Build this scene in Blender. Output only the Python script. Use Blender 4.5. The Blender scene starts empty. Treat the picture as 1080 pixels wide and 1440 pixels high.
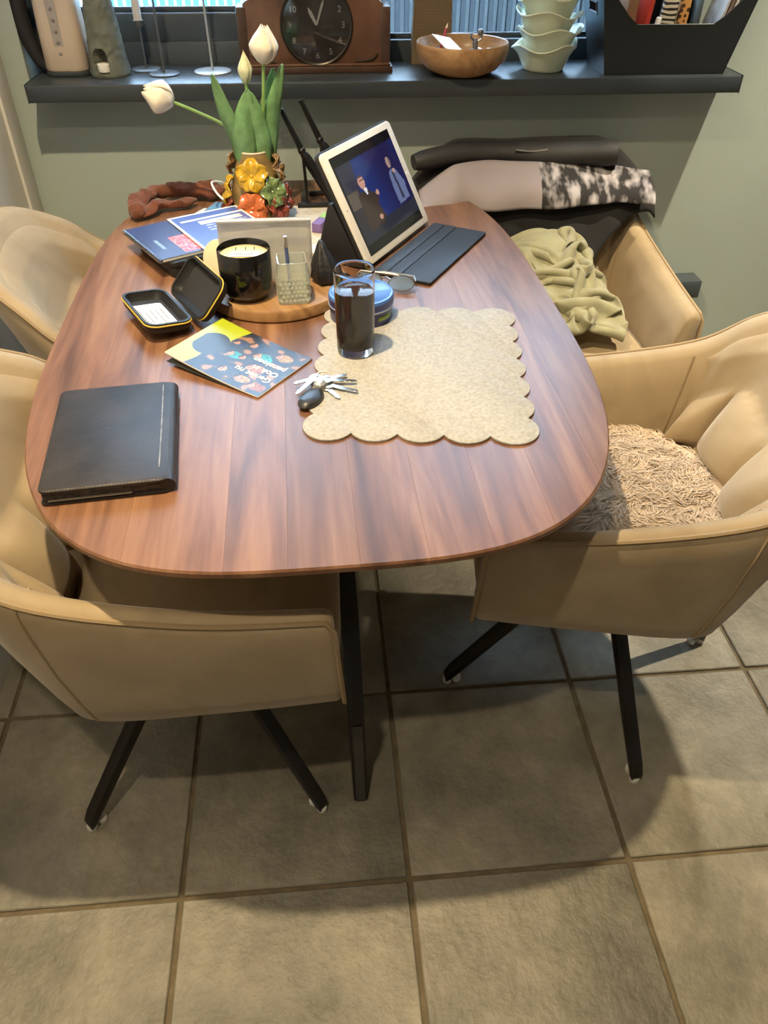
import bpy, bmesh, math, random
import numpy as np
from mathutils import Vector, Matrix, noise
random.seed(7)
PI = math.pi
scene = bpy.context.scene
COL = scene.collection

# ------------------------------------------------------------------ camera
F_PX = 1082.0
cam_d = bpy.data.cameras.new('camera')
cam = bpy.data.objects.new('camera', cam_d)
COL.objects.link(cam)
R_ = Vector((0.99616864, -0.0873001, 0.00517079))
U_ = Vector((0.05274996, 0.64697726, 0.7606825))
B_ = -Vector((0.06975304, 0.75749529, -0.64910353))
cam.matrix_world = Matrix(((R_.x, U_.x, B_.x, 0), (R_.y, U_.y, B_.y, 0), (R_.z, U_.z, B_.z, 1.43), (0, 0, 0, 1)))
cam_d.sensor_fit = 'VERTICAL'
cam_d.sensor_height = 36.0
cam_d.lens = 36.0 * F_PX / 1440.0
cam_d.clip_start = 0.02
scene.camera = cam

# ------------------------------------------------------------------ world, lights, exposure
world = bpy.data.worlds.new('world')
scene.world = world
world.use_nodes = True
bg = world.node_tree.nodes['Background']
bg.inputs[0].default_value = (0.48, 0.72, 1.0, 1)
bg.inputs[1].default_value = 6.0

def spot(name, loc, power, color, angle=135, blend=0.7, radius=0.025):
    d = bpy.data.lights.new(name, 'SPOT')
    d.energy = power
    d.color = color
    d.spot_size = math.radians(angle)
    d.spot_blend = blend
    d.shadow_soft_size = radius
    o = bpy.data.objects.new(name, d)
    o.location = loc
    COL.objects.link(o)
    return o

WARM = (1.0, 0.83, 0.58)
spot('ceiling_spot', (-0.28, 0.92, 2.56), 112, (1.0, 0.79, 0.48), 112, 0.8)
spot('ceiling_spot', (1.42, 1.68, 2.56), 165, (1.0, 0.86, 0.62), 64, 0.8)
spot('ceiling_spot', (-0.30, -0.02, 2.56), 34, WARM)
scene.view_settings.view_transform = 'Standard'
scene.view_settings.look = 'None'
scene.view_settings.gamma = 1.0
scene.view_settings.exposure = 0.92
scene.view_settings.use_curve_mapping = False
scene.cycles.use_denoising = True
scene.cycles.max_bounces = 10
scene.cycles.transparent_max_bounces = 12

# ------------------------------------------------------------------ materials
MATS = {}
def mat(name, color, rough=0.5, metal=0.0, var=0.0, vscale=20.0, bump=0.0, bscale=60.0, coat=0.0, sheen=0.0,
        trans=0.0, ior=1.45, alpha=1.0, emit=None, estr=1.0, spec=None, col2=None):
    if name in MATS:
        return MATS[name]
    m = bpy.data.materials.new(name)
    m.use_nodes = True
    nt = m.node_tree
    b = nt.nodes['Principled BSDF']
    b.inputs['Base Color'].default_value = (*color, 1)
    b.inputs['Roughness'].default_value = rough
    b.inputs['Metallic'].default_value = metal
    b.inputs['IOR'].default_value = ior
    if spec is not None: b.inputs['Specular IOR Level'].default_value = spec
    if coat: b.inputs['Coat Weight'].default_value = coat; b.inputs['Coat Roughness'].default_value = 0.12
    if sheen: b.inputs['Sheen Weight'].default_value = sheen; b.inputs['Sheen Roughness'].default_value = 0.4
    if trans: b.inputs['Transmission Weight'].default_value = trans
    if alpha < 1: b.inputs['Alpha'].default_value = alpha
    if emit:
        b.inputs['Emission Color'].default_value = (*emit, 1)
        b.inputs['Emission Strength'].default_value = estr
    if var or bump:
        tc = nt.nodes.new('ShaderNodeTexCoord')
    if var:
        n = nt.nodes.new('ShaderNodeTexNoise')
        n.inputs['Scale'].default_value = vscale
        n.inputs['Detail'].default_value = 5
        nt.links.new(tc.outputs['Object'], n.inputs['Vector'])
        r = nt.nodes.new('ShaderNodeValToRGB')
        lo = tuple(max(0, c * (1 - var)) for c in color) if col2 is None else col2
        hi = tuple(min(1, c * (1 + var)) for c in color) if col2 is None else color
        r.color_ramp.elements[0].color = (*lo, 1)
        r.color_ramp.elements[1].color = (*hi, 1)
        r.color_ramp.elements[0].position = 0.32
        r.color_ramp.elements[1].position = 0.68
        nt.links.new(n.outputs['Fac'], r.inputs['Fac'])
        nt.links.new(r.outputs['Color'], b.inputs['Base Color'])
    if bump:
        n2 = nt.nodes.new('ShaderNodeTexNoise')
        n2.inputs['Scale'].default_value = bscale
        n2.inputs['Detail'].default_value = 6
        nt.links.new(tc.outputs['Object'], n2.inputs['Vector'])
        bp = nt.nodes.new('ShaderNodeBump')
        bp.inputs['Strength'].default_value = bump
        bp.inputs['Distance'].default_value = 0.01
        nt.links.new(n2.outputs['Fac'], bp.inputs['Height'])
        nt.links.new(bp.outputs['Normal'], b.inputs['Normal'])
    MATS[name] = m
    return m

def wood(name, dark, mid, light, scale=(14, 1.4, 14), rough=0.35, coat=0.0, rnd=True, bump=0.05, tone=0.5):
    m = bpy.data.materials.new(name)
    m.use_nodes = True
    nt = m.node_tree
    N, L = nt.nodes.new, nt.links.new
    b = nt.nodes['Principled BSDF']
    b.inputs['Roughness'].default_value = rough
    if coat: b.inputs['Coat Weight'].default_value = coat; b.inputs['Coat Roughness'].default_value = 0.2
    tc = N('ShaderNodeTexCoord')
    oi = N('ShaderNodeObjectInfo')
    add = N('ShaderNodeVectorMath'); add.operation = 'ADD'
    mul = N('ShaderNodeVectorMath'); mul.operation = 'SCALE'; mul.inputs['Scale'].default_value = 37.0 if rnd else 0.0
    comb = N('ShaderNodeCombineXYZ')
    L(oi.outputs['Random'], comb.inputs[0]); L(oi.outputs['Random'], comb.inputs[1]); L(oi.outputs['Random'], comb.inputs[2])
    L(comb.outputs[0], mul.inputs[0])
    L(tc.outputs['Object'], add.inputs[0]); L(mul.outputs[0], add.inputs[1])
    mp = N('ShaderNodeMapping'); mp.inputs['Scale'].default_value = scale
    L(add.outputs[0], mp.inputs['Vector'])
    n1 = N('ShaderNodeTexNoise'); n1.inputs['Scale'].default_value = 1.0; n1.inputs['Detail'].default_value = 8; n1.inputs['Distortion'].default_value = 1.8
    L(mp.outputs[0], n1.inputs['Vector'])
    mp2 = N('ShaderNodeMapping'); mp2.inputs['Scale'].default_value = (scale[0] * 9, scale[1] * 5, scale[2] * 9)
    L(add.outputs[0], mp2.inputs['Vector'])
    n2 = N('ShaderNodeTexNoise'); n2.inputs['Scale'].default_value = 1.0; n2.inputs['Detail'].default_value = 4
    L(mp2.outputs[0], n2.inputs['Vector'])
    mix = N('ShaderNodeMath'); mix.operation = 'MULTIPLY_ADD'; mix.inputs[1].default_value = 0.30
    L(n2.outputs['Fac'], mix.inputs[0])
    s1 = N('ShaderNodeMath'); s1.operation = 'MULTIPLY'; s1.inputs[1].default_value = 0.85
    L(n1.outputs['Fac'], s1.inputs[0]); L(s1.outputs[0], mix.inputs[2])
    r = N('ShaderNodeValToRGB')
    e = r.color_ramp.elements
    e[0].position = 0.36; e[0].color = (*dark, 1)
    e[1].position = 0.78; e[1].color = (*light, 1)
    k = e.new(0.55); k.color = (*mid, 1)
    L(mix.outputs[0], r.inputs['Fac'])
    hsv = N('ShaderNodeHueSaturation')
    mr = N('ShaderNodeMapRange'); mr.inputs[3].default_value = 1.0 - tone * (1 if rnd else 0); mr.inputs[4].default_value = 1.0 + tone * (1 if rnd else 0)
    L(oi.outputs['Random'], mr.inputs[0]); L(mr.outputs[0], hsv.inputs['Value'])
    L(r.outputs['Color'], hsv.inputs['Color']); L(hsv.outputs['Color'], b.inputs['Base Color'])
    if bump:
        bp = N('ShaderNodeBump'); bp.inputs['Strength'].default_value = bump; bp.inputs['Distance'].default_value = 0.004
        L(n2.outputs['Fac'], bp.inputs['Height']); L(bp.outputs['Normal'], b.inputs['Normal'])
    MATS[name] = m
    return m

def print_mat(name, rough=0.4, emit=0.0, coat=0.0):
    m = bpy.data.materials.new(name)
    m.use_nodes = True
    nt = m.node_tree
    b = nt.nodes['Principled BSDF']
    a = nt.nodes.new('ShaderNodeVertexColor'); a.layer_name = 'print'
    if emit:
        b.inputs['Base Color'].default_value = (0.005, 0.005, 0.006, 1)
        nt.links.new(a.outputs['Color'], b.inputs['Emission Color'])
        b.inputs['Emission Strength'].default_value = emit
    else:
        nt.links.new(a.outputs['Color'], b.inputs['Base Color'])
    b.inputs['Roughness'].default_value = rough
    MATS[name] = m
    return m

# ------------------------------------------------------------------ mesh helpers
class MB:
    def __init__(s): s.v = []; s.f = []
    def add(s, v, f):
        o = len(s.v); s.v += [Vector(q) for q in v]; s.f += [tuple(i + o for i in g) for g in f]; return s
    def box(s, c, d, M=None):
        x, y, z = d[0] / 2, d[1] / 2, d[2] / 2
        v = [Vector((a, b, e)) for a in (-x, x) for b in (-y, y) for e in (-z, z)]
        if M is not None: v = [M @ q for q in v]
        v = [q + Vector(c) for q in v]
        return s.add(v, [(0, 1, 3, 2), (4, 6, 7, 5), (0, 4, 5, 1), (2, 3, 7, 6), (0, 2, 6, 4), (1, 5, 7, 3)])
    def lathe(s, prof, n=32, c=(0, 0, 0), closed=False):
        c = Vector(c); v = []; f = []
        for r, z in prof:
            for k in range(n):
                a = 2 * PI * k / n
                v.append(c + Vector((r * math.cos(a), r * math.sin(a), z)))
        m = len(prof)
        for i in range(m if closed else m - 1):
            j = (i + 1) % m
            for k in range(n):
                f.append((i * n + k, i * n + (k + 1) % n, j * n + (k + 1) % n, j * n + k))
        if not closed:
            f.append(tuple(range(n - 1, -1, -1))); f.append(tuple((m - 1) * n + k for k in range(n)))
        return s.add(v, f)
    def rings(s, rings, cap=True):
        n = len(rings[0]); v = [q for r in rings for q in r]; f = []
        for i in range(len(rings) - 1):
            for k in range(n):
                f.append((i * n + k, i * n + (k + 1) % n, (i + 1) * n + (k + 1) % n, (i + 1) * n + k))
        if cap:
            f.append(tuple(range(n - 1, -1, -1))); f.append(tuple((len(rings) - 1) * n + k for k in range(n)))
        return s.add(v, f)
    def tube(s, pts, r, n=8, flat=1.0, cap=True):
        pts = [Vector(q) for q in pts]; rr = r if isinstance(r, (list, tuple)) else [r] * len(pts)
        rings = []; up = None
        for i, q in enumerate(pts):
            t = (pts[min(i + 1, len(pts) - 1)] - pts[max(i - 1, 0)]).normalized()
            if up is None:
                up = Vector((0, 0, 1)) if abs(t.z) < 0.9 else Vector((1, 0, 0))
            sd = t.cross(up).normalized(); up = sd.cross(t).normalized()
            rings.append([q + sd * (rr[i] * math.cos(2 * PI * k / n)) + up * (rr[i] * flat * math.sin(2 * PI * k / n)) for k in range(n)])
        return s.rings(rings, cap)
    def prism(s, out, z0, z1):
        n = len(out)
        v = [(x, y, z0) for x, y in out] + [(x, y, z1) for x, y in out]
        f = [tuple(range(n - 1, -1, -1)), tuple(range(n, 2 * n))] + [(k, (k + 1) % n, n + (k + 1) % n, n + k) for k in range(n)]
        return s.add(v, f)
    def grid(s, g):
        nv = len(g[0]); v = [q for r in g for q in r]; f = []
        for i in range(len(g) - 1):
            for k in range(nv - 1):
                f.append((i * nv + k, i * nv + k + 1, (i + 1) * nv + k + 1, (i + 1) * nv + k))
        return s.add(v, f)
    def ball(s, c, r, n=14, sq=(1, 1, 1)):
        v = []; f = []; m = n // 2
        prof = [(max(1e-4, r * math.sin(PI * i / m)), -r * math.cos(PI * i / m)) for i in range(m + 1)]
        t = MB().lathe(prof, n)
        return s.add([Vector((q.x * sq[0], q.y * sq[1], q.z * sq[2])) + Vector(c) for q in t.v], t.f)
    def xf(s, M):
        s.v = [M @ q for q in s.v]; return s

def mesh_of(name, mb, bevel=0.0, segs=2, smooth=True, ang=40, bang=35):
    bm = bmesh.new()
    vs = [bm.verts.new(q) for q in mb.v]
    for g in mb.f:
        try: bm.faces.new([vs[i] for i in g])
        except ValueError: pass
    bmesh.ops.recalc_face_normals(bm, faces=bm.faces)
    if bevel:
        ed = [e for e in bm.edges if len(e.link_faces) == 2 and e.calc_face_angle(0) > math.radians(bang)]
        bmesh.ops.bevel(bm, geom=ed, offset=bevel, segments=segs, affect='EDGES', profile=0.5, clamp_overlap=True)
    me = bpy.data.meshes.new(name)
    bm.to_mesh(me); bm.free()
    if smooth:
        for q in me.polygons: q.use_smooth = True
        me.set_sharp_from_angle(angle=math.radians(ang))
    return me

def link(name, me, m, parent=None):
    o = bpy.data.objects.new(name, me)
    if m is not None and not me.materials: me.materials.append(m)
    COL.objects.link(o)
    if parent: o.parent = parent
    return o

def part(name, mb, m, parent, bevel=0.0, label=None, **k):
    o = link(name, mesh_of(name, mb, bevel, **k), m, parent)
    if label: o['label'] = label
    return o

def tag(o, label, cat, group=None):
    o['label'] = label; o['category'] = cat
    if group: o['group'] = group
    return o

def thing(name, label, cat, loc=(0, 0, 0), rz=0.0, group=None):
    o = bpy.data.objects.new(name, None)
    o.empty_display_size = 0.05
    o.location = loc; o.rotation_euler = (0, 0, rz)
    COL.objects.link(o)
    return tag(o, label, cat, group)

def solo(name, mb, m, label, cat, loc=(0, 0, 0), rz=0.0, group=None, bevel=0.0, **k):
    o = link(name, mesh_of(name, mb, bevel, **k), m)
    o.location = loc; o.rotation_euler = (0, 0, rz)
    return tag(o, label, cat, group)

def struct(name, mb, m, parent=None, bevel=0.0, **k):
    o = link(name, mesh_of(name, mb, bevel, **k), m, parent)
    if not parent: o['kind'] = 'structure'
    return o

def solid(o, t, off=0.0, sub=0):
    s = o.modifiers.new('thickness', 'SOLIDIFY'); s.thickness = t; s.offset = off
    if sub:
        q = o.modifiers.new('smooth', 'SUBSURF'); q.levels = sub; q.render_levels = sub
    return o

def text_mesh(body, size, align='LEFT', ext=0.0002, bold=0.0):
    c = bpy.data.curves.new('text', 'FONT')
    c.body = body; c.size = size; c.align_x = align; c.extrude = ext; c.offset = bold
    o = bpy.data.objects.new('text', c)
    COL.objects.link(o)
    dg = bpy.context.evaluated_depsgraph_get()
    me = bpy.data.meshes.new_from_object(o.evaluated_get(dg))
    me.materials.clear()
    bpy.data.objects.remove(o)
    return me

def print_sheet(name, w, h, nx, ny, fn, m, parent, zf=lambda x, y: 0.0):
    """flat printed sheet: colour of each small face comes from fn(u, v)"""
    g = [[Vector(((i / nx - .5) * w, (j / ny - .5) * h, zf((i / nx - .5) * w, (j / ny - .5) * h))) for i in range(nx + 1)] for j in range(ny + 1)]
    me = bpy.data.meshes.new(name)
    v = [q for r in g for q in r]
    f = [(j * (nx + 1) + i, j * (nx + 1) + i + 1, (j + 1) * (nx + 1) + i + 1, (j + 1) * (nx + 1) + i) for j in range(ny) for i in range(nx)]
    me.from_pydata(v, [], f)
    ca = me.color_attributes.new('print', 'FLOAT_COLOR', 'CORNER')
    for q in me.polygons:
        j, i = divmod(q.index, nx)
        c = fn((i + .5) / nx, (j + .5) / ny)
        for li in q.loop_indices: ca.data[li].color = (*c, 1)
    return link(name, me, m, parent)

def catmull(P, sub):
    P = [Vector(q) for q in P]; out = []
    for i in range(len(P) - 1):
        a, b, c, d = P[max(i - 1, 0)], P[i], P[i + 1], P[min(i + 2, len(P) - 1)]
        for k in range(sub):
            t = k / sub
            out.append(0.5 * ((2 * b) + (c - a) * t + (2 * a - 5 * b + 4 * c - d) * t * t + (3 * b - a - 3 * c + d) * t ** 3))
    out.append(P[-1]); return out

def rrect(w, h, r, n=5):
    out = []
    for cx, cy, a0 in ((w / 2 - r, h / 2 - r, 0), (-w / 2 + r, h / 2 - r, 90), (-w / 2 + r, -h / 2 + r, 180), (w / 2 - r, -h / 2 + r, 270)):
        for k in range(n + 1):
            a = math.radians(a0 + 90 * k / n)
            out.append((cx + r * math.cos(a), cy + r * math.sin(a)))
    return out

def nz(x, y, z=0.0, s=1.0):
    return noise.noise(Vector((x * s, y * s, z * s)))

Rz = lambda a: Matrix.Rotation(a, 4, 'Z')
Rx = lambda a: Matrix.Rotation(a, 4, 'X')
Ry = lambda a: Matrix.Rotation(a, 4, 'Y')
Tr = lambda x, y, z: Matrix.Translation((x, y, z))

# ------------------------------------------------------------------ base materials
m_green = mat('sage_wall_paint', (0.385, 0.445, 0.410), 0.75, var=0.03, vscale=3, bump=0.04, bscale=180)
m_white = mat('warm_white_paint', (0.68, 0.66, 0.62), 0.7, var=0.02, vscale=3)
m_ceil = mat('ceiling_paint', (0.75, 0.73, 0.70), 0.8, var=0.01)
m_sill = mat('anthracite_sill', (0.034, 0.042, 0.050), 0.30, var=0.12, vscale=8, bump=0.02, bscale=300)
m_frame = mat('anthracite_window_frame', (0.055, 0.068, 0.080), 0.32, bump=0.02, bscale=300)
m_grout = mat('grout', (0.16, 0.125, 0.075), 0.9, var=0.2, vscale=30, bump=0.2, bscale=200)
m_black = mat('black_metal', (0.010, 0.009, 0.008), 0.42, bump=0.02, bscale=400)
m_felt = mat('white_felt', (0.7, 0.68, 0.62), 0.9, bump=0.1, bscale=500)
m_glass = mat('clear_glass', (1, 1, 1), 0.0, trans=1.0, ior=1.45)
m_pane = mat('window_glass', (1, 1, 1), 0.0, trans=1.0, ior=1.02)
m_paper = mat('white_paper', (0.78, 0.77, 0.74), 0.7)
m_cream = mat('cream_paper', (0.72, 0.62, 0.42), 0.7, var=0.05, vscale=40)
m_ink = mat('grey_ink', (0.12, 0.12, 0.13), 0.7)
m_steel = mat('brushed_steel', (0.62, 0.60, 0.56), 0.28, 1.0, bump=0.02, bscale=300)

def tile_material():
    m = bpy.data.materials.new('slate_look_tile'); m.use_nodes = True
    nt = m.node_tree; N, L = nt.nodes.new, nt.links.new
    b = nt.nodes['Principled BSDF']
    b.inputs['Roughness'].default_value = 0.42
    tc = N('ShaderNodeTexCoord'); oi = N('ShaderNodeObjectInfo')
    cb = N('ShaderNodeCombineXYZ'); sc = N('ShaderNodeVectorMath'); sc.operation = 'SCALE'; sc.inputs['Scale'].default_value = 53
    for i in range(3): L(oi.outputs['Random'], cb.inputs[i])
    L(cb.outputs[0], sc.inputs[0])
    ad = N('ShaderNodeVectorMath'); ad.operation = 'ADD'
    L(tc.outputs['Object'], ad.inputs[0]); L(sc.outputs[0], ad.inputs[1])
    a = N('ShaderNodeTexNoise'); a.inputs['Scale'].default_value = 4.5; a.inputs['Detail'].default_value = 9; a.inputs['Roughness'].default_value = 0.68
    L(ad.outputs[0], a.inputs['Vector'])
    r = N('ShaderNodeValToRGB'); e = r.color_ramp.elements
    e[0].position = 0.33; e[0].color = (0.135, 0.124, 0.098, 1)
    e[1].position = 0.70; e[1].color = (0.36, 0.325, 0.25, 1)
    k = e.new(0.5); k.color = (0.225, 0.205, 0.158, 1)
    L(a.outputs['Fac'], r.inputs['Fac'])
    hsv = N('ShaderNodeHueSaturation'); mr = N('ShaderNodeMapRange'); mr.inputs[3].default_value = 0.9; mr.inputs[4].default_value = 1.1
    L(oi.outputs['Random'], mr.inputs[0]); L(mr.outputs[0], hsv.inputs['Value']); L(r.outputs['Color'], hsv.inputs['Color'])
    L(hsv.outputs['Color'], b.inputs['Base Color'])
    c = N('ShaderNodeTexNoise'); c.inputs['Scale'].default_value = 55; c.inputs['Detail'].default_value = 8; c.inputs['Roughness'].default_value = 0.6
    L(ad.outputs[0], c.inputs['Vector'])
    d = N('ShaderNodeTexNoise'); d.inputs['Scale'].default_value = 9; d.inputs['Detail'].default_value = 4
    L(ad.outputs[0], d.inputs['Vector'])
    mx = N('ShaderNodeMath'); mx.operation = 'MULTIPLY_ADD'; mx.inputs[1].default_value = 0.45
    L(c.outputs['Fac'], mx.inputs[0]); L(d.outputs['Fac'], mx.inputs[2])
    bp = N('ShaderNodeBump'); bp.inputs['Strength'].default_value = 0.85; bp.inputs['Distance'].default_value = 0.010
    L(mx.outputs[0], bp.inputs['Height']); L(bp.outputs['Normal'], b.inputs['Normal'])
    return m
m_tile = tile_material()

# ------------------------------------------------------------------ room
XL, XR, YB, YF, ZC = -0.757, 2.75, 2.26, -3.0, 2.6
floor = struct('floor', MB().box(((XL + XR) / 2, (YB + YF) / 2, -0.056), (XR - XL, YB - YF, 0.1)), m_grout)
TS, TX, TY = 0.41414, -0.304193, 0.631549
tile_me = {}
def tile_mesh(x0, x1, y0, y1):
    key = (round(x0, 3), round(x1, 3), round(y0, 3), round(y1, 3))
    if key not in tile_me:
        tile_me[key] = mesh_of('tile', MB().box(((x0 + x1) / 2, (y0 + y1) / 2, -0.006), (x1 - x0, y1 - y0, 0.012)), 0.0025, 1)
    return tile_me[key]
for i in range(-2, 8):
    for j in range(-9, 5):
        cx, cy = TX + (i + .5) * TS, TY + (j + .5) * TS
        h = TS / 2 - 0.0045
        x0, x1 = max(XL - cx, -h), min(XR - cx, h)
        y0, y1 = max(YF - cy, -h), min(YB - cy, h)
        if x1 - x0 < 0.02 or y1 - y0 < 0.02: continue
        t = link('tile', tile_mesh(x0, x1, y0, y1), m_tile, floor)
        t.location = (cx, cy, random.uniform(-0.0006, 0.0006))
        if max(abs(x0), x1) >= h and abs(y0) >= h and abs(x0) >= h and x1 >= h and y1 >= h:
            t.rotation_euler = (0, 0, random.choice((0, 1, 2, 3)) * PI / 2)
struct('ceiling', MB().box(((XL + XR) / 2, (YB + YF) / 2, ZC + 0.05), (XR - XL + 0.4, YB - YF + 0.4, 0.1)), m_ceil)
# back wall with the window opening
WT = 0.28
OX0, OX1, OZ0, OZ1 = -0.70, 1.02, 0.9645, 2.25
wb = MB()
wb.box(((XL + OX0) / 2 - 0.05, YB + WT / 2, ZC / 2), (OX0 - XL + 0.1, WT, ZC))
wb.box(((XR + OX1) / 2 + 0.05, YB + WT / 2, ZC / 2), (XR - OX1 + 0.1, WT, ZC))
wb.box(((OX0 + OX1) / 2, YB + WT / 2, OZ0 / 2), (OX1 - OX0, WT, OZ0))
wb.box(((OX0 + OX1) / 2, YB + WT / 2, (OZ1 + ZC) / 2), (OX1 - OX0, WT, ZC - OZ1))
struct('wall_back', wb, m_green, smooth=False)
struct('wall_left', MB().box((XL - 0.05, (YB + YF) / 2, ZC / 2), (0.1, YB - YF, ZC + 0.2)), m_white, smooth=False)
struct('wall_right', MB().box((XR + 0.05, (YB + YF) / 2, ZC / 2), (0.1, YB - YF, ZC + 0.2)), m_white, smooth=False)
struct('wall_front', MB().box(((XL + XR) / 2, YF - 0.05, ZC / 2), (XR - XL, 0.1, ZC + 0.2)), m_white, smooth=False)
struct('trim_2', MB().box((XL + 0.004, 2.205, 1.05), (0.008, 0.085, 2.1)), m_white, bevel=0.002)
# sill with rounded nose and turned-down front
ZS = 1.004
yz = [(2.145, ZS - 0.034), (2.147, ZS - 0.0395), (2.166, ZS - 0.0395), (2.168, ZS - 0.022), (2.376, ZS - 0.022), (2.376, ZS), (2.152, ZS), (2.147, ZS - 0.002), (2.145, ZS - 0.007)]
sill = struct('trim_1', MB().rings([[Vector((x, y, z)) for y, z in yz] for x in (-0.678, 1.116)]), m_sill, ang=25)
for x in (0.219 - 0.8985, 0.219 + 0.8985):
    struct('sill_end_cap', MB().box((x, 2.202, ZS - 0.0195), (0.004, 0.116, 0.042)), m_sill, sill, bevel=0.0015)

# window
win = thing('window_1', '', '')
del win['label'], win['category']
win['kind'] = 'structure'
def bars(x0, x1, z0, z1, y0, y1, w, wb_=None):
    wb_ = wb_ or w
    b = MB()
    b.box(((x0 + x1) / 2, (y0 + y1) / 2, z0 + wb_ / 2), (x1 - x0, y1 - y0, wb_))
    b.box(((x0 + x1) / 2, (y0 + y1) / 2, z1 - w / 2), (x1 - x0, y1 - y0, w))
    b.box((x0 + w / 2, (y0 + y1) / 2, (z0 + z1) / 2), (w, y1 - y0, z1 - z0 - 2 * w * 0 - 0.001))
    b.box((x1 - w / 2, (y0 + y1) / 2, (z0 + z1) / 2), (w, y1 - y0, z1 - z0 - 0.001))
    return b
part('window_frame', bars(OX0 + .002, OX1 - .002, OZ0 + .001, OZ1 - .002, 2.3765, 2.45, 0.05, 0.0895), m_frame, win, 0.004)
part('mullion', MB().box((0.17, 2.4125, (ZS + OZ1) / 2), (0.075, 0.07, OZ1 - ZS - 0.1)), m_frame, win, 0.004)
sash = part('sash', bars(OX0 + .045, 0.14, ZS + 0.045, OZ1 - .045, 2.382, 2.442, 0.07), m_frame, win, 0.005)
part('sash_handle', MB().tube([(0.09, 2.385, 1.62), (0.09, 2.348, 1.62), (0.09, 2.348, 1.5)], 0.008), m_frame, sash)
part('pane', MB().box((-0.257, 2.415, (ZS + OZ1) / 2), (0.70, 0.006, OZ1 - ZS - 0.225)), m_pane, win, smooth=False)
part('pane', MB().box((0.588, 2.415, (ZS + OZ1) / 2), (0.77, 0.006, OZ1 - ZS - 0.095)), m_pane, win, smooth=False)
part('glazing_bead', MB().box((-0.257, 2.402, ZS + 0.121), (0.70, 0.012, 0.012)), m_frame, win, 0.002)
part('glazing_bead', MB().box((0.588, 2.402, ZS + 0.057), (0.77, 0.012, 0.012)), m_frame, win, 0.002)

# ------------------------------------------------------------------ outside
struct('ground', MB().box((0, 8.6, -0.1), (30, 12, 0.1)), mat('pale_paving', (0.55, 0.58, 0.6), 0.8, var=0.1, vscale=2), smooth=False)
fence = thing('slat_fence', 'dark vertical slat fence outside behind the right window pane', 'fence', (0.9, 3.9, -0.05))
m_slat = mat('dark_slat', (0.045, 0.05, 0.055), 0.6, var=0.2, vscale=6)
part('backing', MB().box((0.55, 0.05, 1.0), (2.5, 0.02, 2.0)), mat('pale_fence_backing', (0.55, 0.57, 0.58), 0.7, var=0.08, vscale=5), fence)
sm = mesh_of('slat', MB().box((0, 0, 1.0), (0.021, 0.03, 2.0)), 0.002, 1)
for k in range(60):
    o = link('slat', sm, m_slat, fence); o.location = (-0.66 + k * 0.041, 0.02, 0)
rail = thing('garden_railing', 'white railing with thin balusters outside behind the left pane', 'railing', (-0.4, 4.6, -0.05))
m_rail = mat('white_gloss_paint', (0.85, 0.87, 0.88), 0.5)
part('top_rail', MB().box((0, 0, 1.02), (3.0, 0.05, 0.05)), m_rail, rail, 0.005)
part('bottom_rail', MB().box((0, 0, 0.2), (3.0, 0.05, 0.04)), m_rail, rail, 0.005)
bme = mesh_of('baluster', MB().box((0, 0, 0.6), (0.011, 0.02, 0.8)), 0.002, 1)
for k in range(72):
    o = link('baluster', bme, m_rail, rail); o.location = (-1.46 + k * 0.041, 0, 0)
gt = thing('garden_table', 'round white garden table outside the window', 'garden table', (-0.22, 4.1, -0.05))
part('table_top', MB().lathe([(0.001, 0.93), (0.20, 0.92), (0.22, 0.90), (0.2, 0.88), (0.001, 0.88)], 40), m_rail, gt)
part('pedestal', MB().lathe([(0.2, 0), (0.18, 0.03), (0.05, 0.06), (0.04, 0.88)], 24), m_rail, gt)
pan = thing('blue_screen', 'pale blue garden screen behind the white railing', 'screen', (-0.6, 5.4, -0.05))
part('panel', MB().box((0, 0, 1.0), (4.4, 0.03, 1.7)), mat('pale_blue_paint', (0.10, 0.42, 0.58), 0.6, var=0.15, vscale=3), pan, 0.005)
for x in (-1.9, 0.0, 1.9):
    part('post', MB().box((x, 0.05, 0.95), (0.08, 0.07, 1.9)), m_rail, pan, 0.004)

# ------------------------------------------------------------------ table
TZ = 0.76
table = thing('dining_table', 'large oval brown wooden dining table with plank top and black metal legs', 'table', (-0.0104, 1.4317, 0), 0.0201)
m_top = wood('walnut_planks', (0.086, 0.038, 0.020), (0.180, 0.083, 0.043), (0.295, 0.155, 0.083), (12, 1.3, 12), 0.38, 0.05, True, 0.04, 0.18)
TA, TB, TN = 0.473, 0.7496, 3.3527
def yo(x, a, b):
    return b * max(0.0, 1 - abs(x / a) ** TN) ** (1 / TN)
def strip(x0, x1, ins, z, n=14):
    a, b = TA - ins, TB - ins
    X0, X1 = max(x0, -a), min(x1, a)
    out = []
    def xs(k):
        t = k / n
        if x0 <= -TA + 1e-6: t = t ** 2.5
        elif x1 >= TA - 1e-6: t = 1 - (1 - t) ** 2.5
        return X0 + (X1 - X0) * t
    for k in range(n + 1): out.append(Vector((xs(k), -yo(xs(k), a, b), z)))
    for k in range(n, -1, -1): out.append(Vector((xs(k), yo(xs(k), a, b) + 1e-5, z)))
    return out
seams = [-TA, -0.365, -0.268, -0.140, -0.060, 0.030, 0.118, 0.205, 0.292, 0.384, TA]
for i in range(len(seams) - 1):
    g = 0.00012
    x0 = seams[i] + (g if i else 0); x1 = seams[i + 1] - (g if i < len(seams) - 2 else 0)
    mb = MB().rings([strip(x0, x1, 0.030, TZ - 0.033), strip(x0, x1, 0.004, TZ - 0.014), strip(x0, x1, 0.0, TZ - 0.010), strip(x0, x1, 0.0, TZ - 0.003), strip(x0, x1, 0.0022, TZ)])
    part('plank', mb, m_top, table, ang=25)
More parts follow.
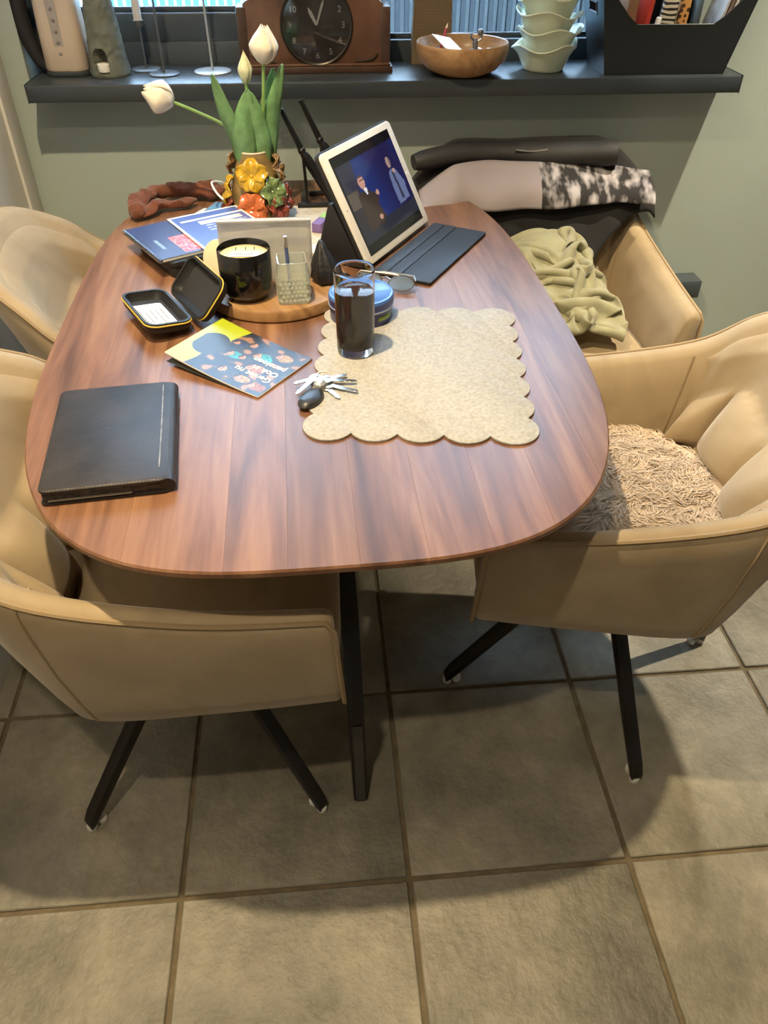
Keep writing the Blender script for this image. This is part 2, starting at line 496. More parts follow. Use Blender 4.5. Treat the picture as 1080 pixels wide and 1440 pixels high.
leg_base = part('leg_hub', MB().box((0.01, 0, 0.70), (0.30, 0.5, 0.012)).box((0.01, 0, 0.675), (0.12, 0.12, 0.04)), m_black, table, 0.003)
m_legface = mat('grey_leg_face', (0.05, 0.047, 0.042), 0.5, bump=0.02, bscale=300)
for fx, fy, tx, ty in ((0.028, -0.612, 0.02, -0.09), (0.028, 0.55, 0.02, 0.09), (-0.24, 0.06, -0.04, 0.02), (0.235, 0.08, 0.05, 0.02)):
    d = Vector((fx - tx, fy - ty, 0)).normalized(); n = Vector((-d.y, d.x, 0))
    foot, top = Vector((fx, fy, 0.003)), Vector((tx, ty, 0.70))
    wv, dp = n * 0.017, d * 0.03
    ring = lambda c, s: [c - wv * s - dp, c + wv * s - dp, c + wv * s + dp, c - wv * s + dp]
    mid = foot.lerp(top, 0.55) + d * 0.14
    L_ = part('leg', MB().rings([ring(foot, .8), ring(foot.lerp(mid, .5) + d * 0.03, .85), ring(mid, .95), ring(top, 1)]), m_black, table, 0.002)
    part('leg_face', MB().rings([[q + d * 0.0315 for q in (c - wv * .55, c + wv * .55, c + wv * .55 + d * 0.001, c - wv * .55 + d * 0.001)] for c in (foot + Vector((0, 0, .004)), foot.lerp(mid, .5) + d * 0.03)]), m_legface, L_)

# ------------------------------------------------------------------ chairs
def velvet():
    m = mat('beige_velvet', (0.40, 0.29, 0.165), 0.75, sheen=0.35, bump=0.05, bscale=700)
    nt = m.node_tree; N, L = nt.nodes.new, nt.links.new
    b = nt.nodes['Principled BSDF']
    tc = N('ShaderNodeTexCoord')
    a = N('ShaderNodeTexNoise'); a.inputs['Scale'].default_value = 7; a.inputs['Detail'].default_value = 4; a.inputs['Distortion'].default_value = 0.8
    L(tc.outputs['Object'], a.inputs['Vector'])
    r = N('ShaderNodeValToRGB'); e = r.color_ramp.elements
    e[0].position = 0.3; e[0].color = (0.29, 0.214, 0.122, 1)
    e[1].position = 0.62; e[1].color = (0.375, 0.285, 0.172, 1)
    L(a.outputs['Fac'], r.inputs['Fac']); L(r.outputs['Color'], b.inputs['Base Color'])
    return m
m_velvet = velvet()
m_seam = mat('beige_piping', (0.30, 0.215, 0.12), 0.8, bump=0.05, bscale=500)

#          bottom outer (x, y, z)      top outer (x, y, z)     thickness
STA = [((0.262, 0.262, 0.400), (0.252, 0.284, 0.612), 0.042),
       ((0.080, 0.268, 0.396), (0.060, 0.292, 0.632), 0.044),
       ((-0.110, 0.264, 0.392), (-0.150, 0.284, 0.682), 0.046),
       ((-0.165, 0.215, 0.392), (-0.255, 0.252, 0.762), 0.046),
       ((-0.200, 0.120, 0.392), (-0.350, 0.165, 0.822), 0.048),
       ((-0.212, 0.000, 0.392), (-0.380, 0.000, 0.838), 0.050)]
full = [((b[0], -b[1], b[2]), (t[0], -t[1], t[2]), w) for b, t, w in STA] + [((b[0], b[1], b[2]), (t[0], t[1], t[2]), w) for b, t, w in STA[-2::-1]]
SUBS = 7
pb = catmull([q[0] for q in full], SUBS); pt = catmull([q[1] for q in full], SUBS)
pw = [q.x for q in catmull([(q[2], 0, 0) for q in full], SUBS)]
NS = len(pb)
def inward(P, i):
    t = (P[min(i + 1, NS - 1)] - P[max(i - 1, 0)]); t.z = 0; t.normalize()
    return Vector((-t.y, t.x, 0)) * -1.0
def shell_ring(i):
    nb, ntp = inward(pb, i), inward(pt, i)
    if nb.dot(Vector((0.05, 0, 0)) - Vector((pb[i].x, pb[i].y, 0))) < 0: nb = -nb
    if ntp.dot(Vector((0.0, 0, 0)) - Vector((pt[i].x, pt[i].y, 0))) < 0: ntp = -ntp
    B, T, w = pb[i], pt[i], pw[i]
    out = []
    for t, o in ((0.0, 0.012), (0.03, 0.002), (0.2, -0.004), (0.5, -0.009), (0.8, -0.006), (0.94, -0.002)):
        out.append(B.lerp(T, t) + nb.lerp(ntp, t) * o)
    out += [T + ntp * 0.004 + Vector((0, 0, 0.0)), T + ntp * 0.014 + Vector((0, 0, 0.006)), T + ntp * (w * .5) + Vector((0, 0, 0.008)), T + ntp * (w - .012) + Vector((0, 0, 0.004)), T + ntp * w + Vector((0, 0, -0.008))]
    for t, o in ((0.75, 0.012), (0.5, 0.018), (0.25, 0.016), (0.02, 0.012)):
        out.append(B.lerp(T, t) + nb.lerp(ntp, t) * (w + o))
    return out
def inner_pt(i, v, off):
    nb, ntp = inward(pb, i), inward(pt, i)
    if nb.dot(Vector((0.05, 0, 0)) - Vector((pb[i].x, pb[i].y, 0))) < 0: nb = -nb
    if ntp.dot(Vector((0.0, 0, 0)) - Vector((pt[i].x, pt[i].y, 0))) < 0: ntp = -ntp
    return pb[i].lerp(pt[i], v) + nb.lerp(ntp, v) * (pw[i] + off)

def make_chair_parts(root, base_rot):
    rings = [shell_ring(i) for i in range(NS)]
    def shrink(r, d, k):
        c = sum(r, Vector()) / len(r)
        return [c + (q - c) * k + Vector((d, 0, 0)) for q in r]
    rings = [shrink(rings[0], 0.012, 0.86), shrink(rings[0], 0.008, 0.95)] + rings + [shrink(rings[-1], 0.008, 0.95), shrink(rings[-1], 0.012, 0.86)]
    sh = part('shell', MB().rings(rings), m_velvet, root, ang=50)
    # piping along the outer top edge and the front ends, corner seams
    pip = [shell_ring(i)[6] + Vector((0, 0, 0.002)) for i in range(NS)]
    fr = [pb[0] + Vector((0.012, 0.0, 0.004)), pb[0].lerp(pt[0], .5) + Vector((0.012, -0.008, 0)), pt[0] + Vector((0.012, 0, -0.012))]
    bk = [Vector((q.x, -q.y, q.z)) for q in fr]
    part('piping', MB().tube(fr + pip + bk[::-1], 0.0042, 6), m_seam, sh)
    for i in (2 * SUBS, NS - 1 - 2 * SUBS):
        r = shell_ring(i)
        part('seam', MB().tube(r[1:7], 0.0022, 5), m_seam, sh)
        part('seam', MB().tube([q for q in r[10:15]], 0.0025, 5), m_seam, sh)
    # underside and seat
    out = [(inner_pt(i, 0.02, -0.02).x, inner_pt(i, 0.02, -0.02).y) for i in range(NS)]
    part('seat_base', MB().prism(out, 0.388, 0.428), m_velvet, root, 0.006, ang=50)
    so = [(0.268, -0.225), (0.275, -0.12), (0.278, 0), (0.275, 0.12), (0.268, 0.225)]
    ins = [inner_pt(i, 0.12, 0.008) for i in range(NS) if pb[i].x < 0.22]
    outl = [(q.x, q.y) for q in ins][::-1] + so if ins[0].y > 0 else [(q.x, q.y) for q in ins] + so[::-1]
    cx, cy = 0.03, 0.0
    lv = []
    for z, k in ((0.428, 0.97), (0.440, 1.0), (0.462, 1.0), (0.476, 0.975), (0.484, 0.90), (0.488, 0.70), (0.490, 0.35)):
        lv.append([Vector((cx + (x - cx) * k, cy + (y - cy) * k, z)) for x, y in outl])
    part('seat', MB().rings(lv), m_velvet, root, ang=60)
    # quilted inner back
    i0, i1 = int(2.2 * SUBS), NS - 1 - int(2.2 * SUBS)
    NU, NV = 72, 40
    g = []
    for a in range(NU + 1):
        u = a / NU; fi = i0 + (i1 - i0) * u; ia = int(fi); t = fi - ia; ib = min(ia + 1, NS - 1)
        row = []
        for c in range(NV + 1):
            v = c / NV
            vv = 0.24 + 0.70 * v
            sft = 0.13 * math.sin(PI * u)
            w = v + 0.06 * math.cos(4 * PI * u)
            cu = abs(math.sin(PI * (u * 4 + (0.5 if w > 0.52 else 0.0)))) ** 0.55
            cv = abs(math.sin(PI * min(1, max(0, w / 1.04 * 2)))) ** 0.55
            edge = min(1, u * 9, (1 - u) * 9, v * 7, (1 - v) * 7) ** 0.6 if 0 < u < 1 and 0 < v < 1 else 0.0
            off = -0.006 + edge * (0.021 + 0.048 * (0.15 + 0.85 * cu * cv))
            row.append(inner_pt(ia, vv, off).lerp(inner_pt(ib, vv, off), t))
        g.append(row)
    part('back_padding', MB().grid(g), m_velvet, root, ang=60)
    # swivel base
    part('hub', MB().lathe([(0.085, 0.387), (0.085, 0.376), (0.035, 0.37), (0.03, 0.335), (0.022, 0.33)], 24), m_black, root)
    for k in range(4):
        a = base_rot + k * PI / 2
        d = Vector((math.cos(a), math.sin(a), 0)); n = Vector((-d.y, d.x, 0))
        A, Bq = d * 0.015 + Vector((0, 0, 0.362)), d * 0.318 + Vector((0, 0, 0.018))
        rings = []
        for t, w, h in ((0, .014, .020), (0.5, .013, .019), (0.96, .012, .016), (1.0, .011, .010)):
            c = A.lerp(Bq, t)
            rings.append([c + n * w + Vector((0, 0, -h)), c - n * w + Vector((0, 0, -h)), c - n * w + Vector((0, 0, h)), c + n * w + Vector((0, 0, h))])
        lg = part('leg', MB().rings(rings), m_black, root, 0.003)
        for r in (0.290, 0.312):
            part('foot_pad', MB().lathe([(0.009, 0.0), (0.010, 0.003), (0.010, 0.012), (0.008, 0.0145)], 12, c=d * r), m_felt, lg)

def copy_tree(o, parent=None):
    c = o.copy(); COL.objects.link(c)
    if parent: c.parent = parent
    for ch in list(o.children): copy_tree(ch, c)
    return c
CG = 'beige upholstered swivel chairs around the table'
c1 = thing('dining_chair', 'beige velvet armchair at near left with its empty seat under the table', 'chair', (-0.267, 1.0, 0), 0.0, CG)
make_chair_parts(c1, PI / 4)
c2 = copy_tree(c1); c2.location = (-0.335, 1.68, 0); c2.rotation_euler = (0, 0, 0.06)
c2['label'] = 'beige velvet armchair at far left beside the white wall'
c3 = thing('dining_chair', 'beige velvet armchair at near right holding the shaggy cushion', 'chair', (0.555, 1.10, 0), PI - 0.18, CG)
make_chair_parts(c3, math.radians(6) - (PI - 0.18))
c4 = copy_tree(c1); c4.location = (0.60, 1.845, 0); c4.rotation_euler = (0, 0, -PI / 2 + 0.05)
c4['label'] = 'beige velvet armchair at far right with a black coat over its back'

# ------------------------------------------------------------------ shaggy cushion on the near right chair
cu = thing('shaggy_cushion', 'round shaggy beige fur cushion lying on the near right chair', 'cushion', (0.575, 1.10, 0.488), PI - 0.18)
m_fur = mat('beige_fur', (0.50, 0.39, 0.285), 0.8, var=0.15, vscale=30, sheen=0.2)
def cush(x, y):
    d = (x / 0.19) ** 2 + (y / 0.20) ** 2
    return 0.055 * max(0.0, 1 - d ** 2) ** 0.5
part('cushion_body', MB().rings([[Vector((0.19 * k * math.cos(a * PI / 18), 0.20 * k * math.sin(a * PI / 18), z)) for a in range(36)] for z, k in ((0.002, .93), (0.012, 1.0), (0.028, .98), (0.042, .86), (0.050, .6), (0.054, .3))]), m_fur, cu)
fur = MB()
for k in range(8000):
    r = math.sqrt(random.random()); a = random.random() * 2 * PI
    x, y = 0.188 * r * math.cos(a), 0.198 * r * math.sin(a)
    z = max(0.012, cush(x, y) * .97)
    lean = 7.0 * nz(x, y, 3.0, 13) + 1.2 * nz(x, y, 9.0, 45) + random.uniform(-.25, .25)
    d = Vector((math.cos(lean) + 0.45 * math.cos(a) * r, math.sin(lean) + 0.45 * math.sin(a) * r, random.uniform(0.25, 0.75) * (1.3 - r * .5))).normalized()
    ln = random.uniform(0.030, 0.058)
    sd = d.cross(Vector((0, 0, 1))).normalized()
    w = random.uniform(0.0010, 0.0018)
    q = [Vector((x, y, z))]
    ph = 6.0 * nz(x, y, 5.0, 30)
    for i in range(1, 5):
        dd = d + sd * 0.75 * math.sin(ph + i * 1.5) + Vector((0, 0, 0.10 - 0.22 * i))
        q.append(q[-1] + dd.normalized() * ln / 4)
    for i in q:
        i.z = max(i.z, 0.004); i.x = max(-.205, i.x); i.y = min(0.225, max(-0.225, i.y))
    vv = []
    for i in range(4): vv += [q[i] - sd * w * (1 - i * .15), q[i] + sd * w * (1 - i * .15)]
    fur.add(vv + [q[4]], [(0, 1, 3, 2), (2, 3, 5, 4), (4, 5, 7, 6), (6, 7, 8)])
fo = part('fur', fur, m_fur, cu, ang=80)
fo['kind'] = 'stuff'

# ------------------------------------------------------------------ coat over the far right chair
coat = thing('black_coat', 'black coat with grey and mottled white lining draped over the far right chair', 'coat', (0.585, 2.10, 0.49))
m_coat = mat('black_wool', (0.008, 0.008, 0.010), 0.8, bump=0.15, bscale=300, sheen=0.15)
m_coat2 = mat('charcoal_neoprene', (0.028, 0.028, 0.031), 0.6, var=0.2, vscale=15, bump=0.08, bscale=200)
prof = [(-0.150, 0.075), (-0.128, 0.12), (-0.100, 0.185), (-0.070, 0.245), (-0.035, 0.300), (0.005, 0.330), (0.050, 0.350), (0.095, 0.358), (0.122, 0.346), (0.132, 0.300), (0.135, 0.2), (0.137, 0.10)]
pr = catmull([(0, a, b) for a, b in prof], 4)
g = []
NX = 56
for i in range(NX + 1):
    s = i / NX; x = -0.33 + 0.635 * s
    side = max(0.0, abs(x + 0.0) - 0.19) / 0.12
    row = []
    t0 = 0.0 if x < 0.13 else min(0.34, (x - 0.13) * 2.1)
    for k in range(len(pr)):
        fk = (t0 + (1 - t0) * k / (len(pr) - 1)) * (len(pr) - 1); ka = min(int(fk), len(pr) - 2)
        q = pr[ka].lerp(pr[ka + 1], fk - ka)
        y, z = q.y, q.z
        front = max(0.0, min(1.0, (0.05 - y) / 0.2))
        y2 = y - side ** 1.4 * 0.075 * (1 if y < 0.09 else 0.5)
        z2 = z - side ** 1.6 * 0.085 + 0.012 * nz(x, y, z, 9) * (0.3 + front)
        lift = front * (0.05 * s + 0.035 * math.sin(s * 9))
        y2 += -0.010 + 0.014 * nz(x, z, 4.0, 11) * front + 0.008 * math.sin(x * 45 + z * 10) * front
        row.append(Vector((x, min(y2, 0.140), z2 + lift * front * 0.5)))
    g.append(row)
cb = part('body', MB().grid(g), m_coat, coat, ang=70)
solid(cb, 0.007, 1.0)
# lining band, folded outward below the collar
g = []
def lin(s, v):
    x = -0.315 + 0.60 * s
    tp = 0.330 + 0.010 * math.sin(s * 5); bt = 0.252 + 0.012 * s - 0.012 * math.sin(PI * s)
    if s < 0.15: tp -= (0.15 - s) * 0.3
    z = bt + (tp - bt) * v
    y = -0.120 + 0.085 * v - 0.022 * math.sin(PI * v) - max(0, abs(x) - 0.2) * 0.45 + 0.012 * nz(x, z, 2, 12)
    return Vector((x, y, z))
g = [[lin(i / 50, j / 14) for j in range(15)] for i in range(51)]
def lining_mat():
    m = bpy.data.materials.new('mottled_lining'); m.use_nodes = True
    nt = m.node_tree; N, L = nt.nodes.new, nt.links.new; b = nt.nodes['Principled BSDF']; b.inputs['Roughness'].default_value = 0.8
    tc = N('ShaderNodeTexCoord'); sp = N('ShaderNodeSeparateXYZ'); L(tc.outputs['Object'], sp.inputs[0])
    n = N('ShaderNodeTexNoise'); n.inputs['Scale'].default_value = 44; n.inputs['Detail'].default_value = 2.5
    mpp = N('ShaderNodeMapping'); mpp.inputs['Scale'].default_value = (1.0, 0.5, 0.45); L(tc.outputs['Object'], mpp.inputs['Vector']); L(mpp.outputs[0], n.inputs['Vector'])
    r = N('ShaderNodeValToRGB'); r.color_ramp.elements[0].position = 0.42; r.color_ramp.elements[1].position = 0.66
    r.color_ramp.elements[0].color = (0.018, 0.016, 0.018, 1); r.color_ramp.elements[1].color = (0.46, 0.43, 0.46, 1); L(n.outputs['Fac'], r.inputs['Fac'])
    gt_ = N('ShaderNodeMath'); gt_.operation = 'GREATER_THAN'; gt_.inputs[1].default_value = 0.0; L(sp.outputs['X'], gt_.inputs[0])
    mx = N('ShaderNodeMix'); mx.data_type = 'RGBA'; mx.inputs[6].default_value = (0.30, 0.26, 0.275, 1)
    L(gt_.outputs[0], mx.inputs[0]); L(r.outputs['Color'], mx.inputs[7]); L(mx.outputs[2], b.inputs['Base Color'])
    return m
lo = part('lining', MB().grid(g), lining_mat(), coat, ang=70, label='grey lining turning into a mottled black and white print')
solid(lo, 0.008, 0.0)
# rolled collar
pts = []; rad = []
for i in range(25):
    s = i / 24; x = -0.325 + 0.53 * s
    pts.append(Vector((x, -0.035 + 0.050 * math.sin(PI * s) - 0.01 * s, 0.342 + 0.006 * math.sin(s * 7) + 0.012 * s)))
    rad.append((0.024 + 0.014 * s + 0.003 * math.sin(s * 12)) * (1.0 if 0 < i < 24 else 0.85))
cr = part('collar_roll', MB().tube(pts, rad, 16, 0.9), m_coat2, coat, ang=60, label='charcoal collar rolled into a tube')
part('zip', MB().tube([(-0.06 + 0.085 * t, -0.022 - 0.003 * t, 0.364 - 0.004 * math.sin(t * PI)) for t in [k / 6 for k in range(7)]], 0.003, 6), m_steel, cr)

# ------------------------------------------------------------------ green towel on the far right chair
tw = thing('green_towel', 'crumpled pale green towel heaped on the far right chair seat', 'towel', (0.63, 1.822, 0.49))
m_towel = mat('pale_green_terry', (0.30, 0.285, 0.175), 0.95, var=0.12, vscale=26, bump=0.25, bscale=900, sheen=0.4)
def mound(x, y):
    """shape of the bunched towel underneath: high against the backrest, low towards the front"""
    t = np.clip((0.15 - y) / 0.31, 0, 1)
    top = 0.185 * (1 - t) ** 0.8 + 0.030
    cx = -0.055 + 0.10 * t
    q = np.clip(1 - ((x - cx) / 0.125) ** 2, 0, 1) * np.clip(1 - ((y + 0.005) / 0.165) ** 4, 0, 1)
    return top * np.sqrt(q) * 0.80
def crumple(nx, ny, step, squeeze, seed, steps=260):
    """small position-based cloth solver: an oversized sheet squeezed onto the mound buckles into folds"""
    rg_ = np.random.RandomState(seed)
    gx, gy = np.meshgrid((np.arange(nx) - (nx - 1) / 2) * step, (np.arange(ny) - (ny - 1) / 2) * step, indexing='ij')
    P = np.stack([gx * squeeze, gy * squeeze, np.zeros_like(gx)], -1)
    ca, sa = math.cos(0.5), math.sin(0.5)
    P[..., 0], P[..., 1] = P[..., 0] * ca - P[..., 1] * sa, P[..., 0] * sa + P[..., 1] * ca
    w = sum(np.sin(gx * f1 + gy * f2 + ph) for f1, f2, ph in rg_.uniform(-70, 70, (7, 3)))
    P[..., 2] = mound(P[..., 0], P[..., 1]) + 0.035 + 0.008 * w
    V = np.zeros_like(P)
    def con(A, B, L, k):
        d = B - A; l = np.linalg.norm(d, axis=-1, keepdims=True) + 1e-9
        c = d * (k * 0.5 * (l - L) / l)
        A += c; B -= c
    dg_ = step * math.sqrt(2)
    for it in range(steps):
        V[..., 2] -= 0.00012
        V *= 0.93
        Q = P + V
        for _ in range(5):
            con(Q[0:-1:2], Q[1::2][:Q[0:-1:2].shape[0]], step, 1.0); con(Q[1:-1:2], Q[2::2], step, 1.0)
            con(Q[:, 0:-1:2], Q[:, 1::2][:, :Q[:, 0:-1:2].shape[1]], step, 1.0); con(Q[:, 1:-1:2], Q[:, 2::2], step, 1.0)
            a_ = Q[:-1, :-1].copy(); b_ = Q[1:, 1:].copy(); a0, b0 = a_.copy(), b_.copy(); con(a_, b_, dg_, 0.25); Q[:-1, :-1] += a_ - a0; Q[1:, 1:] += b_ - b0
            for ax in (0, 1):
                sl0 = (slice(0, -4), slice(None)) if ax == 0 else (slice(None), slice(0, -4)); sl1 = (slice(4, None), slice(None)) if ax == 0 else (slice(None), slice(4, None))
                a_ = Q[sl0].copy(); b_ = Q[sl1].copy(); a0, b0 = a_.copy(), b_.copy(); con(a_, b_, step * 4, 0.05); Q[sl0] += a_ - a0; Q[sl1] += b_ - b0
            t = np.clip((0.15 - Q[..., 1]) / 0.31, 0, 1)
            cx = -0.055 + 0.10 * t
            Q[..., 0] = np.clip(Q[..., 0], cx - 0.118, cx + 0.118)
            Q[..., 1] = np.clip(Q[..., 1], -0.165, 0.135)
            Q[..., 2] = np.maximum(Q[..., 2], np.maximum(mound(Q[..., 0], Q[..., 1]), 0.004))
        V = Q - P; P = Q
    return P
tw_p = crumple(76, 92, 0.0062, 0.52, 5)
o = part('fold', MB().grid([[Vector((q[0] * 1.08, q[1] * 1.08, q[2] * 1.46)) for q in row] for row in tw_p.tolist()]), m_towel, tw, ang=80)
sb = o.modifiers.new('smooth', 'SUBSURF'); sb.levels = 1; sb.render_levels = 1
solid(o, 0.005, 0.0)

# ------------------------------------------------------------------ things on the table
def scallop_outline(nx, ny, sx, sy, R):
    W, H = (nx - 1) * sx / 2, (ny - 1) * sy / 2
    out = []
    def arc(cx, cy, a0, a1, n=8):
        for k in range(n + 1):
            a = a0 + (a1 - a0) * k / n
            out.append((cx + R * math.cos(a), cy + R * math.sin(a)))
    ax, ay = math.asin(sx / 2 / R), math.asin(sy / 2 / R)
    for i in range(1, nx - 1): arc(-W + i * sx, -H, -PI / 2 - ax, -PI / 2 + ax)
    arc(W, -H, -PI / 2 - ax, ay, 16)
    for j in range(1, ny - 1): arc(W, -H + j * sy, -ay, ay)
    arc(W, H, -ay, PI / 2 + ax, 16)
    for i in range(nx - 2, 0, -1): arc(-W + i * sx, H, PI / 2 - ax, PI / 2 + ax)
    arc(-W, H, PI / 2 - ax, PI + ay, 16)
    for j in range(ny - 2, 0, -1): arc(-W, -H + j * sy, PI - ay, PI + ay)
    arc(-W, -H, PI - ay, PI * 1.5 + ax, 16)
    return out
m_feltmat = mat('oatmeal_felt', (0.40, 0.385, 0.355), 0.95, bump=0.25, bscale=350, var=0.14, vscale=170, spec=0.1)
solo('placemat', MB().prism(scallop_outline(5, 7, 0.0705, 0.0620, 0.0405), 0, 0.004), m_feltmat, 'cream felt placemat with scalloped edge on the table', 'placemat', (0.167, 1.158, TZ + 0.0003), -0.117, bevel=0.001)

# diary
d0 = thing('leather_diary', 'worn black leather diary lying closed on the near left of the table', 'diary', (-0.315, 0.968, TZ + 0.0003), 0.10)
m_leather = mat('worn_black_leather', (0.022, 0.018, 0.016), 0.50, var=0.5, vscale=22, bump=0.05, bscale=200)
m_leather_edge = mat('scuffed_leather_edge', (0.20, 0.15, 0.12), 0.6, var=0.6, vscale=90)
dw, dh = 0.172, 0.262
part('back_cover', MB().prism(rrect(dw, dh, 0.008), 0, 0.004), m_leather, d0, 0.0015)
part('page_block', MB().box((-0.003, 0, 0.0115), (dw - 0.014, dh - 0.008, 0.0145)), mat('dark_page_edges', (0.05, 0.04, 0.032), 0.7, var=0.5, vscale=120), d0, 0.001)
fc = part('front_cover', MB().prism(rrect(dw, dh, 0.012), 0.019, 0.0235), m_leather, d0, 0.0018)
part('spine', MB().tube([(dw / 2 - 0.003, -dh / 2 + 0.003, 0.0117), (dw / 2 - 0.003, dh / 2 - 0.003, 0.0117)], 0.0113, 14, 1.0), m_leather, d0)
part('worn_edge', MB().tube([(dw / 2 - 0.0135, -dh / 2 + 0.03, 0.0232), (dw / 2 - 0.013, 0, 0.0232), (dw / 2 - 0.0135, dh / 2 - 0.012, 0.0232)], 0.0012, 6), mat('pale_scuff', (0.22, 0.22, 0.23), 0.4, var=0.5, vscale=90), fc)
st = MB()
for k in range(34):
    x = -dw / 2 + 0.008 + k * (dw - 0.018) / 33
    st.box((x, -dh / 2 + 0.0022, 0.0237), (0.0032, 0.0009, 0.0008))
part('stitching', st, m_leather_edge, fc)
part('pen_slot', MB().box((-0.02, -dh / 2 + 0.001, 0.0075), (0.11, 0.004, 0.0008)), mat('pale_page_line', (0.14, 0.115, 0.085), 0.6), d0)

# glass of cola
gl = thing('cola_glass', 'tall clear glass of cola standing on the placemat', 'glass', (0.060, 1.217, TZ + 0.0046))
H = 0.152
outp = [(0.0295, 0.0), (0.0315, 0.002), (0.0325, 0.01), (0.0336, 0.08), (0.0344, H - .006), (0.0345, H - .0015), (0.0341, H - .0004), (0.0337, H), (0.0333, H - .0004), (0.0330, H - .0015), (0.0329, H - .006), (0.0322, 0.08), (0.0308, 0.02), (0.027, 0.0145), (0.010, 0.013), (0.0004, 0.013)]
part('tumbler', MB().lathe([(0.0004, 0.0)] + outp, 64), m_glass, gl, ang=22)
cz = 0.114
part('cola', MB().lathe([(0.0004, 0.0122), (0.0272, 0.0138), (0.0313, 0.0200), (0.0327, 0.08), (0.0332, cz), (0.0322, cz + .0005), (0.0004, cz)], 48), mat('cola', (0.022, 0.011, 0.008), 0.08, spec=0.5), gl, ang=50)
bub = MB()
for k in range(70):
    a = random.random() * 2 * PI; r = 0.0305 * (1 - random.random() ** 3 * .5)
    bub.ball((r * math.cos(a), r * math.sin(a), cz + .0005), random.uniform(.0005, .0012), 6)
bo = part('bubbles', bub, m_glass, gl); bo['kind'] = 'stuff'

# blue tin
tn = thing('blue_tin', 'round blue lidded tin behind the cola glass', 'tin', (0.079, 1.357, TZ + 0.0003))
m_tin = mat('navy_tin', (0.025, 0.028, 0.13), 0.35, coat=0.3)
m_tinl = mat('blue_tin_lid', (0.055, 0.16, 0.48), 0.32, coat=0.3)
part('body', MB().lathe([(0.0005, 0), (0.058, 0), (0.0592, 0.002), (0.0592, 0.040), (0.0005, 0.040)], 48), m_tin, tn)
ld = part('lid', MB().lathe([(0.0608, 0.031), (0.0612, 0.033), (0.0612, 0.049), (0.0595, 0.0515), (0.056, 0.0518), (0.0548, 0.0508), (0.0005, 0.0508)], 48), m_tinl, tn)
part('lid_rim', MB().tube([(0.0612 * math.cos(a * PI / 24), 0.0612 * math.sin(a * PI / 24), 0.032) for a in range(49)], 0.0012, 6), mat('pale_rim', (0.6, 0.62, 0.66), 0.3, 0.6), ld)
part('lid_band', MB().lathe([(0.0613, 0.035), (0.0615, 0.0352), (0.0615, 0.046), (0.0613, 0.0462)], 48, closed=True), m_tin, ld)
stk = [[Vector((0.0595 * math.cos(a), 0.0595 * math.sin(a), z)) for z in (0.014, 0.0225)] for a in [math.radians(-62 + k * 4) for k in range(9)]]
so_ = part('sticker', MB().grid(stk), mat('green_sticker', (0.25, 0.36, 0.06), 0.5), tn); solid(so_, 0.0004, 1.0)

# keys
ky = thing('key_bunch', 'bunch of keys with black oval fob beside the placemat corner', 'keys', (0.005, 1.098, TZ + 0.0042))
fob = [[Vector((0.0175 * w * math.cos(a * PI / 10), 0.0175 * w * math.sin(a * PI / 10) * 1.0, z)) for a in range(20)] for z, w in ((0, .86), (.003, .98), (.006, 1.0), (.010, .9), (.0125, .6), (.0132, .25))]
M = Tr(-0.026, -0.038, -0.0015) @ Rz(math.radians(62)) @ Matrix.Diagonal((1.75, 1, 1, 1))
part('fob', MB().rings(fob).xf(M), mat('black_fob_plastic', (0.02, 0.02, 0.02), 0.4, coat=0.2), ky)
def ring_pts(c, r, tilt, n=24):
    return [Vector(c) + Rx(tilt).to_3x3() @ Vector((r * math.cos(2 * PI * k / n), r * math.sin(2 * PI * k / n), 0)) for k in range(n + 1)]
part('key_ring', MB().tube(ring_pts((-0.005, 0.014, 0.010), 0.0125, 0.5), 0.0012, 6), m_steel, ky)
part('key_ring', MB().tube(ring_pts((-0.010, 0.0, 0.007), 0.010, 0.2), 0.0014, 6), m_steel, ky)
part('charm', MB().lathe([(0.0005, 0), (0.009, 0.0005), (0.010, 0.004), (0.006, 0.008), (0.0005, 0.0085)], 8).xf(Tr(-0.010, 0.0, 0.006)), mat('crystal_charm', (0.8, 0.85, 0.9), 0.08, 0.7), ky)
def key(ang, x, y, z, ln=0.055, tilt=0.0):
    b = MB().prism([(0.010 * math.cos(a * PI / 8), 0.010 * math.sin(a * PI / 8)) for a in range(16)], 0, 0.0022)
    b.prism([(0.008, -0.0042), (ln * .55, -0.0042), (ln * .6, -0.0022), (ln * .68, -0.0042), (ln * .74, -0.002), (ln * .82, -0.004), (ln * .9, -0.002), (ln, -0.001), (ln, 0.002), (ln - .004, 0.0042), (0.008, 0.0042)], 0.0003, 0.0019)
    b.xf(Tr(x, y, z) @ Rz(math.radians(ang)) @ Ry(tilt))
    part('key', b, m_steel, ky, 0.0003, segs=1)
key(200, -0.016, 0.020, 0.006, 0.040); key(-5, 0.000, 0.010, 0.008, 0.050, 0.05); key(-28, 0.004, 0.000, 0.004, 0.052); key(-62, 0.000, -0.004, 0.002, 0.040); key(18, 0.002, 0.018, 0.005, 0.035)
key(232, -0.018, 0.016, 0.009, 0.052, 0.08)

